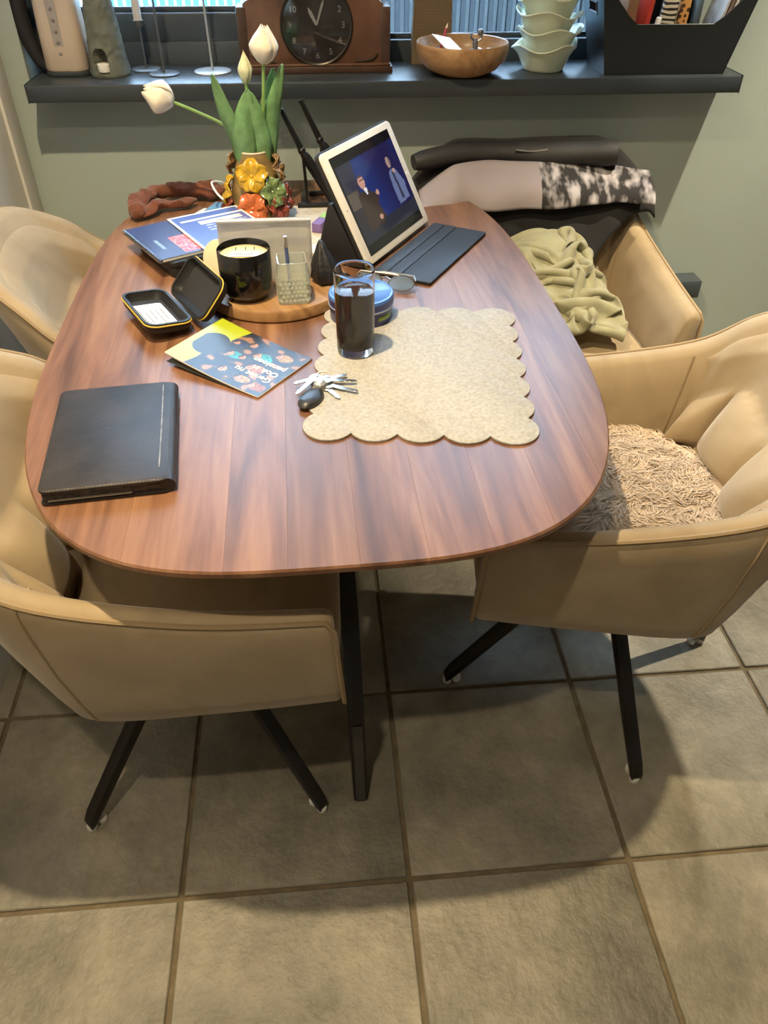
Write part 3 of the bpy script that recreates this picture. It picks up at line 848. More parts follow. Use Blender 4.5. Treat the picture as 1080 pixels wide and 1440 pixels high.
# magazine
mg = thing('magazine', 'glossy magazine with yellow corner and crowd photo on the table', 'magazine', (-0.1415, 1.1985, TZ + 0.0004), math.atan2(1.085 - 1.207, -0.113 + 0.275))
def mz(x, y):
    t = max(0.0, min(1.0, (0.100 - x) / 0.2))
    return 0.0035 + 0.022 * t ** 1.6
mw, mh = 0.200, 0.148
g = [[Vector(((i / 24 - .5) * mw, (j / 4 - .5) * mh, mz((i / 24 - .5) * mw, 0))) for j in range(5)] for i in range(25)]
po = part('pages', MB().grid(g), m_paper, mg); solid(po, 0.0030, -1.0)
g2 = [[Vector(((i / 24 - .5) * mw, (j / 4 - .5) * mh, max(0.0001, 0.35 * (mz((i / 24 - .5) * mw, 0) - .0035)))) for j in range(5)] for i in range(25)]
bc = part('back_cover', MB().grid(g2), mat('dark_cover_inside', (0.03, 0.035, 0.03), 0.4), mg); solid(bc, 0.0006, 1.0)
faces = [(0.60, 0.66, 0.060), (0.66, 0.42, 0.062), (0.48, 0.80, 0.055), (0.76, 0.80, 0.055), (0.50, 0.20, 0.062), (0.40, 0.50, 0.052), (0.84, 0.14, 0.055), (0.34, 0.72, 0.045), (0.68, 0.17, 0.05), (0.52, 0.52, 0.048)]
TOPS = [(0.02, 0.30, 0.29), (0.34, 0.11, 0.03), (0.03, 0.05, 0.12), (0.45, 0.24, 0.08), (0.05, 0.06, 0.08)]
def cover(u, v):
    # u along the long side from the raised edge, v across towards the far side
    du, dv = (u - 0.19) / 0.15, (v - 0.50) / 0.24
    edge = 0.20 + 0.12 * max(0.0, min(1.0, (v - .35) * 3)) + 0.03 * math.sin(v * 7)
    if u < edge:
        if du * du + dv * dv < 1 and u > .06: return (0.03, 0.035, 0.045)
        return (0.40, 0.46, 0.02)
    if du * du + dv * dv < 1: return (0.03, 0.035, 0.045)
    for i, (fu, fv, fr) in enumerate(faces):
        a, b = (u - fu) / fr * 1.35, (v - fv) / fr
        q = a * a + b * b
        if q < 1:
            if -a + 0.4 * b > 0.35 or q > .8: return (0.035, 0.018, 0.012)
            if abs(a - .05) < .13 and abs(abs(b) - .35) < .15: return (0.08, 0.03, 0.02)
            return (0.46, 0.22, 0.12)
    for i, (fu, fv, fr) in enumerate(faces):
        a, b = (u - fu - fr) / fr, (v - fv) / fr
        if (a / 1.5) ** 2 + (b / 1.35) ** 2 < 1 + .4 * nz(u, v, i, 14):
            c = TOPS[i % 5]; k = 0.75 + 0.5 * nz(u, v, i + 3, 30)
            return (c[0] * k, c[1] * k, c[2] * k)
    n = nz(u, v, 1.0, 9)
    return (0.02, 0.025, 0.04) if n < 0.15 else (0.07, 0.045, 0.035) if n < .35 else (0.32, 0.15, 0.07)
m_print = print_mat('glossy_print', 0.28)
cvr = print_sheet('cover', mw, mh, 200, 148, cover, m_print, mg, lambda x, y: mz(x, y) + 0.0004)
m_wtxt = mat('white_print', (0.85, 0.85, 0.82), 0.5)
for k, (s, sz) in enumerate((('Geniet nu', 0.0185), ('Ook in', 0.0185), ('pensioen', 0.0185))):
    me = text_mesh(s, sz, bold=0.00022)
    o = link('cover_text', me, m_wtxt, cvr)
    o.matrix_basis = Tr(0.088, -0.022 + k * 0.0205, 0.0050) @ Rz(PI)
    for vtx in me.vertices:
        X = 0.088 - vtx.co.x
        vtx.co.z += mz(X, 0) - 0.0044

# open zip case
cs = thing('zip_case', 'open black zip case with yellow trim and a white slip inside', 'case', (-0.264, 1.380, TZ + 0.0003), math.atan2(-0.130, 0.068))
m_case = mat('black_case_shell', (0.014, 0.014, 0.015), 0.5, bump=0.1, bscale=350)
m_casein = mat('black_case_lining', (0.022, 0.022, 0.023), 0.7, bump=0.08, bscale=250)
m_zip = mat('yellow_zip_trim', (0.60, 0.44, 0.06), 0.5)
def half_case(M, name):
    W, D, hh = 0.160, 0.086, 0.022
    o = rrect(W, D, 0.022, 6)
    ii = rrect(W - 0.010, D - 0.010, 0.018, 6)
    i2 = rrect(W - 0.026, D - 0.026, 0.012, 6)
    ring = lambda out, z: [Vector((x, y, z)) for x, y in out]
    b = MB().rings([ring(rrect(W - 0.02, D - 0.02, 0.016, 6), 0), ring(rrect(W - 0.004, D - 0.004, 0.021, 6), 0.005), ring(o, 0.014), ring(o, hh), ring(ii, hh), ring(ii, 0.018), ring(i2, 0.006)])
    b.xf(M)
    h_ = part(name, b, m_case, cs, ang=50)
    part('lining', MB().prism(i2, 0.0062, 0.0072).xf(M), m_casein, h_)
    part('zip_trim', MB().tube([(x * 1.003, y * 1.003, hh - 0.004) for x, y in o + o[:1]], 0.0016, 5).xf(M), m_zip, h_)
    return h_
Ml = Rx(math.radians(-6)) @ Tr(0, -0.045, 0.007)
lower = half_case(Ml, 'lower_half')
part('paper_slip', MB().prism(rrect(0.10, 0.06, 0.006), 0.0088, 0.0094).xf(Ml @ Tr(0.008, -0.008, 0)), m_paper, lower)
pl = MB()
for k in range(5): pl.box((0.0 + 0.01 * (k % 2), -0.028 + k * 0.010, 0.0096), (0.06 - 0.008 * (k % 3), 0.0016, 0.0003))
part('slip_print', pl.xf(Ml @ Tr(0.008, 0, 0)), m_ink, lower)
Mu = Tr(0, 0.012, 0.020) @ Rx(math.radians(48)) @ Tr(0, 0.042, -0.02)
half_case(Mu, 'upper_half')
part('hinge', MB().tube([(-0.05, 0.0, 0.016), (0.05, 0.0, 0.016)], 0.006, 8), m_case, cs)

# round wooden tray and what stands on it
tr = solo('wooden_tray', MB().lathe([(0.0005, 0), (0.137, 0), (0.141, 0.004), (0.1415, 0.020), (0.139, 0.024), (0.135, 0.0245), (0.0005, 0.0245)], 72), wood('acacia_tray', (0.12, 0.055, 0.02), (0.30, 0.16, 0.065), (0.45, 0.27, 0.12), (10, 2, 10), 0.45, 0, False), 'round wooden tray under the black candle', 'tray', (-0.083, 1.480, TZ + 0.0003), 0.5)
ZT = TZ + 0.0251
cd = thing('candle_jar', 'black glass candle jar with cream wax on the wooden tray', 'candle', (-0.134, 1.412, ZT))
m_jar = mat('black_glass', (0.006, 0.006, 0.006), 0.06, coat=0.4)
part('jar', MB().lathe([(0.0005, 0), (0.030, 0), (0.038, 0.004), (0.045, 0.016), (0.0485, 0.032), (0.0495, 0.05), (0.0495, 0.0925), (0.0482, 0.094), (0.0468, 0.0925), (0.0465, 0.03), (0.0005, 0.03)], 56), m_jar, cd, ang=50)
wx = part('wax', MB().lathe([(0.0005, 0.03), (0.0460, 0.03), (0.0462, 0.081), (0.0440, 0.0825), (0.0005, 0.0820)], 40), mat('cream_wax', (0.70, 0.58, 0.32), 0.5, var=0.08, vscale=60), cd)
part('label_card', MB().box((0.003, -0.006, 0.0837), (0.052, 0.022, 0.0012), Rz(-0.05).to_3x3()), m_paper, cd)
part('label_print', MB().box((0.000, -0.003, 0.0845), (0.04, 0.0018, 0.0004)).box((0.002, -0.0085, 0.0845), (0.034, 0.0018, 0.0004)), m_ink, cd)
for x in (-0.016, 0.002, 0.018):
    part('wick', MB().tube([(x, 0.018, 0.081), (x + .001, 0.018, 0.088)], 0.0009, 5), m_ink, wx)
# cut glass jar with pen
jr = thing('cut_glass_jar', 'small square cut glass jar on the tray beside the candle', 'jar', (-0.047, 1.396, ZT), 0.08)
def sq_ring(w, z, r=0.006): return [Vector((x, y, z)) for x, y in rrect(w, w, r, 3)]
m_cut = mat('cut_glass', (0.86, 0.90, 0.80), 0.03, trans=0.75, ior=1.45, alpha=0.85)
jb = part('jar_body', MB().rings([sq_ring(0.056, 0), sq_ring(0.058, 0.003), sq_ring(0.060, 0.055), sq_ring(0.056, 0.060), sq_ring(0.054, 0.078), sq_ring(0.049, 0.078), sq_ring(0.050, 0.058), sq_ring(0.050, 0.010)]), m_cut, jr)
stud = MB()
for fce in range(4):
    Mf = Rz(fce * PI / 2)
    for r in range(6):
        for c in range(7):
            x = -0.024 + c * 0.008 + (0.004 if r % 2 else 0); z = 0.007 + r * 0.0082
            if abs(x) > 0.027: continue
            p = MB().add([(x - .0042, -0.0293, z), (x, -0.0293, z - .0042), (x + .0042, -0.0293, z), (x, -0.0293, z + .0042), (x, -0.0318, z)], [(0, 1, 4), (1, 2, 4), (2, 3, 4), (3, 0, 4), (3, 2, 1, 0)])
            p.xf(Mf); stud.add(p.v, p.f)
sd_ = part('diamond_cuts', stud, m_cut, jb, smooth=False); sd_['kind'] = 'stuff'
pn = thing('pen', 'slim silver and blue pen standing in the cut glass jar', 'pen', (-0.052, 1.398, ZT + 0.012))
part('barrel', MB().tube([(0, 0, 0), (-0.003, 0.002, 0.085)], 0.0036, 10), mat('blue_pen_barrel', (0.08, 0.11, 0.25), 0.3), pn)
part('cap', MB().tube([(-0.003, 0.002, 0.0851), (-0.0037, 0.0025, 0.105)], [0.0042, 0.0036], 10), m_steel, pn)
# cellophane bag standing behind
bgm = mat('frosted_cellophane', (0.50, 0.48, 0.44), 0.35, alpha=0.52, var=0.05, vscale=30)
bag = thing('cellophane_bag', 'frosted clear plastic bag standing upright behind the candle', 'bag', (-0.098, 1.492, ZT))
def bagp(u, v, s):
    x = (u - .5) * 0.180
    y = s * (0.006 + 0.010 * math.sin(PI * u) * (1 - v)) + 0.004 * nz(x, v, 2, 8) + 0.015 * v
    return Vector((x, y, 0.001 + v * 0.110))
for s in (-1, 1):
    o = part('bag_side', MB().grid([[bagp(i / 20, j / 12, s) for j in range(13)] for i in range(21)]), bgm, bag, ang=80); solid(o, 0.0006)
part('bag_fold', MB().box((0, 0.008, 0.112), (0.180, 0.016, 0.003)), bgm, bag, 0.001)
pc = solo('cream_card', MB().prism([(0.036 * math.cos(a * PI / 16), 0.036 * math.sin(a * PI / 16)) for a in range(32)], 0, 0.0012), m_cream, 'round cream card standing on the tray left of the candle', 'card', (-0.196, 1.512, ZT + 0.0345), 0, bevel=0.0003)
pc.rotation_euler = (math.radians(68), 0, math.radians(-35))
pch = thing('black_pouch', 'small black drawstring pouch on the right rim of the wooden tray', 'pouch', (0.018, 1.478, ZT))
m_pouch = mat('black_satin', (0.012, 0.012, 0.014), 0.5, bump=0.2, bscale=120)
rg = []
for z, a, b in ((0.0005, .024, .036), (0.010, .028, .042), (0.03, .024, .036), (0.05, .016, .026), (0.068, .008, .014), (0.078, .003, .006)):
    rg.append([Vector((a * math.cos(k * PI / 12) * (1 + .15 * math.sin(k * 1.5 + z * 60)) - z * .12, b * math.sin(k * PI / 12) * (1 + .12 * math.cos(k * 1.2)), z)) for k in range(24)])
part('pouch_body', MB().rings(rg), m_pouch, pch, ang=70)
part('cord', MB().tube(catmull([(0.02, -0.01, 0.012), (0.034, -0.02, 0.018), (0.044, -0.012, 0.010), (0.040, 0.0, 0.004), (0.03, 0.006, 0.003)], 5), 0.0025, 6), m_pouch, pch)

# eyeglasses behind the tin
eg = thing('eyeglasses', 'folded silver framed eyeglasses lying behind the blue tin', 'eyeglasses', (0.135, 1.478, TZ + 0.001), -0.35)
m_lens = mat('tinted_lens', (0.25, 0.33, 0.42), 0.05, trans=0.6, alpha=0.7)
m_gun = mat('gunmetal', (0.30, 0.29, 0.28), 0.25, 1.0)
for s in (-1, 1):
    o = [(s * 0.034 + 0.026 * math.cos(a * PI / 14), 0.019 * math.sin(a * PI / 14)) for a in range(28)]
    Mg = Tr(0, 0, 0.014) @ Rx(0.45)
    part('lens', MB().prism(o, 0, 0.0015).xf(Mg), m_lens, eg)
    part('rim', MB().tube([Mg @ Vector((x, y, 0.0007)) for x, y in o + o[:1]], 0.0013, 6), m_gun, eg)
    a = Mg @ Vector((s * 0.061, 0.010, 0))
    part('temple', MB().tube([a, a + Vector((-s * 0.006, 0.012, 0.004)), a + Vector((-s * 0.07, 0.016 + 0.003 * s, 0.003)), a + Vector((-s * 0.118, 0.018, -0.004))], [0.0018, 0.0022, 0.0028, 0.0024], 8), m_steel, eg)
part('bridge', MB().tube([Mg @ Vector((-0.010, 0.006, 0.001)), Mg @ Vector((0, 0.011, 0.002)), Mg @ Vector((0.010, 0.006, 0.001))], 0.0014, 6), m_gun, eg)

# tablet with folio cover
tb = thing('tablet', 'white framed tablet in a black folio case playing a talk show', 'tablet', (0.188, 1.692, TZ + 0.0003), math.atan2(0.849, 0.528))
LT, HT, TH = 0.306, 0.234, math.radians(28)
m_folio = mat('black_folio', (0.016, 0.016, 0.019), 0.55, bump=0.1, bscale=350)
m_bezel = mat('white_bezel', (0.80, 0.76, 0.70), 0.25)
Mt = Tr(0, 0.0, 0.0105) @ Rx(PI / 2 - TH)      # local: x along the long side, y up the screen, z towards the viewer
part('case_back', MB().prism([(x, y + HT / 2) for x, y in rrect(LT + 0.008, HT + 0.008, 0.014)], -0.012, -0.004).xf(Mt), m_folio, tb, 0.002)
scr = part('tablet_body', MB().prism([(x, y + HT / 2) for x, y in rrect(LT, HT, 0.012)], -0.0039, 0.002).xf(Mt), m_bezel, tb, 0.0012)
SW, SH = 0.262, 0.205
def screen_px(u, v):
    # studio talk: blue wall, seated man left, seated man right, dark floor; letterbox bars
    if v < 0.10 or v > 0.90: return (0.004, 0.004, 0.006)
    if u < 0.03: return (0.01, 0.01, 0.015)
    def ell(cx, cy, rx, ry): return ((u - cx) / rx) ** 2 + ((v - cy) / ry) ** 2 < 1
    def quad(pts):
        ins = False; n = len(pts)
        for i in range(n):
            (x1, y1), (x2, y2) = pts[i], pts[(i + 1) % n]
            if (y1 > v) != (y2 > v) and u < (x2 - x1) * (v - y1) / (y2 - y1) + x1: ins = not ins
        return ins
    # left man
    if ell(.30, .665, .048, .07):
        if v > .708: return (0.10, 0.05, 0.035)
        if abs(v - .680) < .006 and u > .275: return (0.10, 0.06, 0.05)
        return (0.52, 0.28, 0.21)
    if quad([(.29, .60), (.34, .60), (.335, .54), (.31, .53)]): return (0.7, 0.7, 0.72)
    if ell(.47, .50, .026, .028) or ell(.385, .27, .028, .026): return (0.5, 0.27, 0.2)
    if quad([(.18, .56), (.29, .585), (.35, .57), (.44, .50), (.46, .44), (.42, .40), (.46, .26), (.40, .20), (.16, .20)]): return (0.045, 0.028, 0.022)
    if quad([(.39, .50), (.405, .50), (.42, .42), (.405, .42)]): return (0.6, 0.6, 0.62)
    # right man
    if ell(.805, .70, .036, .060): return (0.33, 0.22, 0.20) if u < .815 else (0.14, 0.11, 0.11)
    if ell(.84, .60, .022, .025): return (0.45, 0.26, 0.2)
    if quad([(.75, .60), (.80, .63), (.87, .61), (.94, .46), (.93, .28), (.74, .26), (.73, .42)]): return (0.12, 0.15, 0.28) if not quad([(.80, .60), (.83, .60), (.85, .3), (.81, .3)]) else (0.03, 0.035, 0.06)
    if v < .24: return (0.02, 0.022, 0.035)
    if u < .20 and v < .62: return (0.10, 0.075, 0.06) if v > .45 else (0.025, 0.022, 0.03)
    if u < .24 + .1 * (v - .6): return (0.03, 0.03, 0.05)
    b = 0.6 + 0.4 * math.sin(u * 5 + v)
    return (0.012, 0.026 * b + .004, 0.13 * b + .03)
sp_ = print_sheet('screen', SW, SH, 120, 90, screen_px, print_mat('lit_screen', 0.08, 0.55), tb)
sp_.matrix_basis = Mt @ Tr(0, HT / 2, 0.0024)
part('home_button', MB().prism([(0.142 + 0.0055 * math.cos(a * PI / 10), HT / 2 + 0.0055 * math.sin(a * PI / 10)) for a in range(20)], 0.002, 0.0026).xf(Mt), m_paper, scr)
part('camera_dot', MB().prism([(-0.142 + 0.0015 * math.cos(a * PI / 5), HT / 2 + 0.0015 * math.sin(a * PI / 5)) for a in range(10)], 0.002, 0.0025).xf(Mt), m_ink, scr)
# flap lying in front: three panels
yy = -0.012
for k, w in enumerate((0.030, 0.030, 0.074)):
    part('cover_flap', MB().prism([(x, y + yy - w / 2) for x, y in rrect(LT + 0.010, w - 0.0012, 0.005)], 0.0, 0.0075), m_folio, tb, 0.0015)
    yy -= w
# support wedge behind
part('support', MB().add([(-0.15, 0.012, 0.004), (-0.02, 0.012, 0.004), (-0.02, 0.085, 0.125), (-0.15, 0.085, 0.125), (-0.15, 0.125, 0.0), (-0.02, 0.125, 0.0), (-0.02, 0.130, 0.003), (-0.15, 0.130, 0.003), (-0.15, 0.094, 0.125), (-0.02, 0.094, 0.125)],
     [(0, 1, 2, 3), (3, 2, 9, 8), (8, 9, 6, 7), (7, 6, 5, 4), (4, 5, 1, 0), (0, 3, 8, 7, 4), (1, 5, 6, 9, 2)]), m_folio, tb, 0.001)

# black folding stand behind the tablet
fs = thing('folding_stand', 'black folding stand with two slanted arms behind the tablet', 'stand', (0.03, 2.0, TZ + 0.0003))
m_plastic = mat('black_plastic', (0.012, 0.012, 0.013), 0.3)
for y0, dx, nm in ((-0.035, 0.0, 0), (0.055, 0.045, 1)):
    tip, hin = Vector((-0.092 + dx, y0, 0.218)), Vector((-0.052 + dx, y0, 0.133))
    low = Vector((0.022 + dx, y0, 0.010))
    part('arm', MB().tube([hin, hin.lerp(low, .15), low], [0.010, 0.016, 0.016], 4, 0.8), m_plastic, fs, 0.002)
    part('prong', MB().tube([tip, tip.lerp(hin, .5), hin], [0.0062, 0.0066, 0.0082], 8), m_plastic, fs)
    part('tip_cap', MB().tube([tip + (tip - hin).normalized() * .006, tip], 0.0064, 8), m_black, fs)
    part('hinge', MB().ball(hin, 0.0098, 12, (1, 1.2, 1)), m_black, fs)
    part('strut', MB().tube([hin + Vector((0.002, 0.004, -0.008)), Vector((-0.044 + dx, y0 + 0.004, 0.008))], 0.0042, 6), m_plastic, fs)
part('base_bar', MB().box((0.0, -0.035, 0.005), (0.14, 0.016, 0.010)).box((0.03, 0.055, 0.005), (0.14, 0.016, 0.010)).box((-0.055, 0.01, 0.005), (0.014, 0.10, 0.009)), m_plastic, fs, 0.002)

# vase with ceramic flowers
vs = thing('flower_vase', 'olive brown ceramic vase covered in coloured relief flowers', 'vase', (-0.132, 1.905, TZ + 0.0003))
m_vase = mat('olive_glaze', (0.24, 0.16, 0.065), 0.25, var=0.45, vscale=22, coat=0.3, bump=0.2, bscale=40)
VP = [(0.068, 0.0), (0.070, 0.006), (0.066, 0.04), (0.056, 0.085), (0.045, 0.120), (0.0375, 0.142), (0.0365, 0.152)]
part('body', MB().lathe([(0.0005, 0)] + VP + [(0.0355, 0.154), (0.0325, 0.152), (0.033, 0.13), (0.05, 0.06), (0.0005, 0.02)], 48), m_vase, vs, ang=50)
part('lip', MB().tube([(0.0352 * math.cos(a * PI / 20), 0.0352 * math.sin(a * PI / 20), 0.1535) for a in range(41)], 0.0026, 8), mat('pale_lip', (0.62, 0.55, 0.44), 0.3), vs)
def vr(z):
    for (r0, z0), (r1, z1) in zip(VP, VP[1:]):
        if z <= z1: return r0 + (r1 - r0) * (z - z0) / max(1e-6, z1 - z0)
    return VP[-1][0]
def cer_flower(az, z, R, col, name, spin=0.0):
    R *= 1.28
    a = math.radians(az); r = vr(z)
    nrm = Vector((math.cos(a), math.sin(a), 0.30)).normalized()
    tx = Vector((-math.sin(a), math.cos(a), 0)); ty = nrm.cross(tx)
    M = Matrix(((tx.x, ty.x, nrm.x, r * math.cos(a)), (tx.y, ty.y, nrm.y, r * math.sin(a)), (tx.z, ty.z, nrm.z, z), (0, 0, 0, 1)))
    m = mat(name, col, 0.22, var=0.25, vscale=90, coat=0.4)
    c = part('ceramic_flower', MB().ball((0, 0, 0.006), 0.006, 10, (1, 1, .8)).xf(M), m, vs)
    for k in range(5):
        b = spin + k * 2 * PI / 5
        g = []
        for i in range(7):
            t = i / 6; w = R * 0.52 * math.sin(PI * (0.12 + 0.80 * t)) ** 0.8
            g.append([Vector((R * t * 1.02, w * s, 0.004 + 0.012 * math.sin(t * 2.6) - 0.004 * t * t + 0.003 * abs(s) ** 2 - (0.003 * (1 - abs(s)) if t > .2 else 0) + 0.0016 * math.sin(9 * s + k))) for s in (-1, -.66, -.33, 0, .33, .66, 1)])
        o = part('petal', MB().grid(g).xf(M @ Rz(b)), m, c, ang=70); solid(o, 0.0028, -1.0)
YEL, ORG, GRN, RED, BRN = (0.55, 0.33, 0.02), (0.50, 0.13, 0.04), (0.17, 0.24, 0.09), (0.22, 0.05, 0.03), (0.26, 0.15, 0.06)
cer_flower(-96, 0.110, 0.029, YEL, 'yellow_glaze', 0.3)
cer_flower(-172, 0.068, 0.027, YEL, 'yellow_glaze', 0.0)
cer_flower(-52, 0.072, 0.027, GRN, 'green_glaze', 0.5)
cer_flower(-98, 0.042, 0.029, ORG, 'orange_glaze', 0.9)
cer_flower(-48, 0.036, 0.024, RED, 'dark_red_glaze', 0.2)
cer_flower(-10, 0.115, 0.024, BRN, 'brown_glaze', 0.4)
cer_flower(-5, 0.050, 0.024, RED, 'dark_red_glaze', 0.7)
cer_flower(-165, 0.036, 0.024, RED, 'dark_red_glaze', 0.6)
cer_flower(165, 0.125, 0.022, BRN, 'brown_glaze', 0.1)
cer_flower(90, 0.09, 0.028, YEL, 'yellow_glaze', 0.1)

# tulips
m_petal = mat('white_petal', (0.74, 0.67, 0.54), 0.55, var=0.07, vscale=60, sheen=0.2)
m_budp = mat('greenish_white_petal', (0.62, 0.62, 0.40), 0.55, var=0.12, vscale=60)
m_stem = mat('tulip_stem', (0.22, 0.36, 0.10), 0.5, var=0.12, vscale=40)
m_leaf = mat('tulip_leaf', (0.15, 0.29, 0.12), 0.42, var=0.25, vscale=35, bump=0.1, bscale=90)
VB = Vector((-0.132, 1.905, 0.79))
def petal_mb(H, R, ang, wid, rs, openf=0.0, tip=0.15):
    g = []
    for i in range(13):
        t = i / 12
        r = R * rs * (math.sin(PI * min(1, (t * 0.86 + 0.03))) ** 0.62) * (1.0 if t < .5 else 1 - tip * (t - .5) * 2) + openf * t * t * R
        z = H * (t - 0.02 * math.sin(PI * t))
        hw = wid * (math.sin(PI * (0.08 + 0.80 * t)) ** 0.45)
        row = []
        for j in range(9):
            s = j / 4 - 1
            a = ang + hw * s
            zz = z - H * 0.13 * (s * s) * (t ** 3) + 0.0012 * math.sin(7 * s + ang)
            row.append(Vector((r * math.cos(a), r * math.sin(a), zz)))
        g.append(row)
    return MB().grid(g)
def along(d):
    d = Vector(d).normalized()
    x = d.cross(Vector((0.3, 1, 0.1))).normalized(); y = d.cross(x)
    return Matrix(((x.x, y.x, d.x, 0), (x.y, y.y, d.y, 0), (x.z, y.z, d.z, 0), (0, 0, 0, 1)))
def tulip(label, stem, H, R, m, wid=0.75, openf=0.0, tip=0.2, leaves=()):
    t = thing('tulip', label, 'tulip', tuple(VB), 0, 'white tulips in the vase')
    pts = catmull([Vector(q) - VB for q in stem], 6)
    part('stem', MB().tube(pts, 0.0036, 8), m_stem, t)
    M = Matrix.Translation(pts[-1]) @ along(pts[-1] - pts[-3])
    for k in range(3):
        o = part('petal', petal_mb(H * .97, R, k * 2 * PI / 3 + .5, wid, 0.90, openf * .6, tip).xf(M), m, t, ang=80); solid(o, 0.0008)
    for k in range(3):
        o = part('petal', petal_mb(H, R, k * 2 * PI / 3 + 1.55, wid, 1.0, openf, tip).xf(M), m, t, ang=80); solid(o, 0.0008)
    for spine, w, wv in leaves:
        sp = catmull([Vector(q) - VB for q in spine], 7); g = []
        n = len(sp) - 1
        for i, q in enumerate(sp):
            u = i / n; ww = w * (math.sin(PI * (0.10 + 0.90 * u)) ** 0.75) + 0.001
            tg = (sp[min(i + 1, n)] - sp[max(i - 1, 0)]).normalized()
            sd = Vector(wv).normalized(); sd = (sd - tg * sd.dot(tg)).normalized(); nn = tg.cross(sd)
            g.append([q + sd * (ww * s) + nn * (abs(s) ** 1.5 * ww * 0.35 + 0.002 * math.sin(u * 9 + s * 3)) for s in (-1, -.6, -.25, 0, .25, .6, 1)])
        o = part('leaf', MB().grid(g), m_leaf, t, ang=80); solid(o, 0.0011)
    return t
tulip('white tulip drooping far to the left out of the vase', [(-0.138, 1.90, 0.80), (-0.145, 1.90, 0.915), (-0.185, 1.895, 0.965), (-0.245, 1.885, 0.999), (-0.292, 1.880, 1.020)], 0.066, 0.034, m_petal, 1.0, 0.0, 0.50)
tulip('closed greenish white tulip bud, shortest bloom in the vase', [(-0.132, 1.905, 0.80), (-0.134, 1.905, 0.95), (-0.133, 1.900, 1.050)], 0.064, 0.0165, m_budp, 1.05, -0.25, 0.6,
      [([(-0.150, 1.90, 0.84), (-0.165, 1.885, 0.93), (-0.185, 1.87, 1.00), (-0.200, 1.86, 1.078)], 0.020, (0.9, -0.4, 0.2)),
       ([(-0.140, 1.89, 0.84), (-0.146, 1.872, 0.93), (-0.140, 1.868, 0.99), (-0.128, 1.872, 1.045)], 0.026, (1, 0.1, 0))])
tulip('tallest open white tulip standing upright in the vase', [(-0.120, 1.905, 0.80), (-0.106, 1.905, 0.95), (-0.092, 1.902, 1.088)], 0.072, 0.0315, m_petal, 1.0, -0.04, 0.50,
      [([(-0.112, 1.895, 0.84), (-0.106, 1.88, 0.92), (-0.112, 1.875, 0.98), (-0.124, 1.872, 1.04)], 0.019, (1, 0.2, 0)),
       ([(-0.102, 1.91, 0.84), (-0.090, 1.915, 0.94), (-0.074, 1.915, 1.01), (-0.052, 1.91, 1.085)], 0.019, (0.9, 0.3, -0.3)),
       ([(-0.115, 1.93, 0.84), (-0.105, 1.945, 0.95), (-0.085, 1.95, 1.03), (-0.072, 1.95, 1.07)], 0.014, (1, 0, -0.3))])

# paperwork left of the vase
PZ = TZ + 0.0003
bx = thing('black_box', 'flat black box lying under the blue spiral notebook', 'box', (-0.285, 1.670, PZ), math.atan2(-0.170, 0.101) + PI / 2)
part('box_body', MB().prism(rrect(0.135, 0.185, 0.012), 0, 0.022), m_case, bx, 0.003)
part('box_lid', MB().prism(rrect(0.139, 0.189, 0.013), 0.0222, 0.034), m_case, bx, 0.003)
nb = thing('spiral_notebook', 'navy spiral notebook with pink pattern block lying on the black box', 'notebook', (-0.305, 1.680, PZ + 0.0345), math.atan2(-0.170, 0.101) + PI / 2)
nw, nh = 0.150, 0.200
part('pages', MB().box((0.004, 0, 0.003), (nw - 0.008, nh - .002, 0.0055)), m_paper, nb, 0.0005)
def ncov(u, v):
    if u > 0.42 and v < 0.52 and v > 0.05:
        n = nz(u, v, 2.0, 14)
        return (0.62, 0.12, 0.16) if n > 0.05 else (0.70, 0.30, 0.32) if n > -.2 else (0.5, 0.07, 0.12)
    if 0.20 < u < 0.245 and 0.25 < v < 0.52 and math.sin(v * 160) > -.6: return (0.35, 0.5, 0.7)
    return (0.045, 0.065, 0.18)
print_sheet('cover', nw, nh, 60, 80, ncov, m_print, nb, lambda x, y: 0.0066)
part('back_cover', MB().box((0, 0, 0.0001), (nw, nh, 0.0006)), m_ink, nb)
coil = mesh_of('spiral_ring', MB().tube([(-nw / 2 + 0.004 * math.cos(a * PI / 6) + .001, 0, 0.0042 + 0.0046 * math.sin(a * PI / 6)) for a in range(13)], 0.0007, 5))
for k in range(26):
    o = link('spiral_ring', coil, m_steel, nb); o.location = (0, -nh / 2 + 0.006 + k * (nh - 0.012) / 25, 0)
bk = thing('blue_booklet', 'blue and white printed booklet lying across the notebook', 'booklet', (-0.205, 1.726, PZ + 0.0425), math.atan2(1.575 - 1.764, 0.104) + PI / 2)
def bcov(u, v):
    if u < 0.04 or v < 0.03 or u > .96 or v > .97: return (0.75, 0.76, 0.78)
    if v > 0.80 and v < .84 and u > .1: return (0.75, 0.76, 0.78)
    if u > 0.42 and 0.22 < v < 0.42: return (0.72, 0.74, 0.78)
    if 0.30 < u < .9 and .66 < v < .76: return (0.70, 0.72, 0.76)
    if 0.34 < u < 0.92 and 0.45 < v < 0.64 and math.sin(v * 95) > 0.2 and nz(u, v * 3, 1, 22) > -.25: return (0.62, 0.66, 0.8)
    return (0.085, 0.14, 0.44)
part('pages', MB().box((0, 0, 0.001), (0.170, 0.216, 0.0020)), m_paper, bk, 0.0004)
print_sheet('cover', 0.170, 0.216, 60, 90, bcov, m_print, bk, lambda x, y: 0.0024)
solo('white_envelope', MB().box((0, 0, 0.0008), (0.11, 0.16, 0.0016)), m_paper, 'white envelope sticking out behind the blue booklet', 'envelope', (-0.262, 1.878, PZ), -0.5, bevel=0.0003)
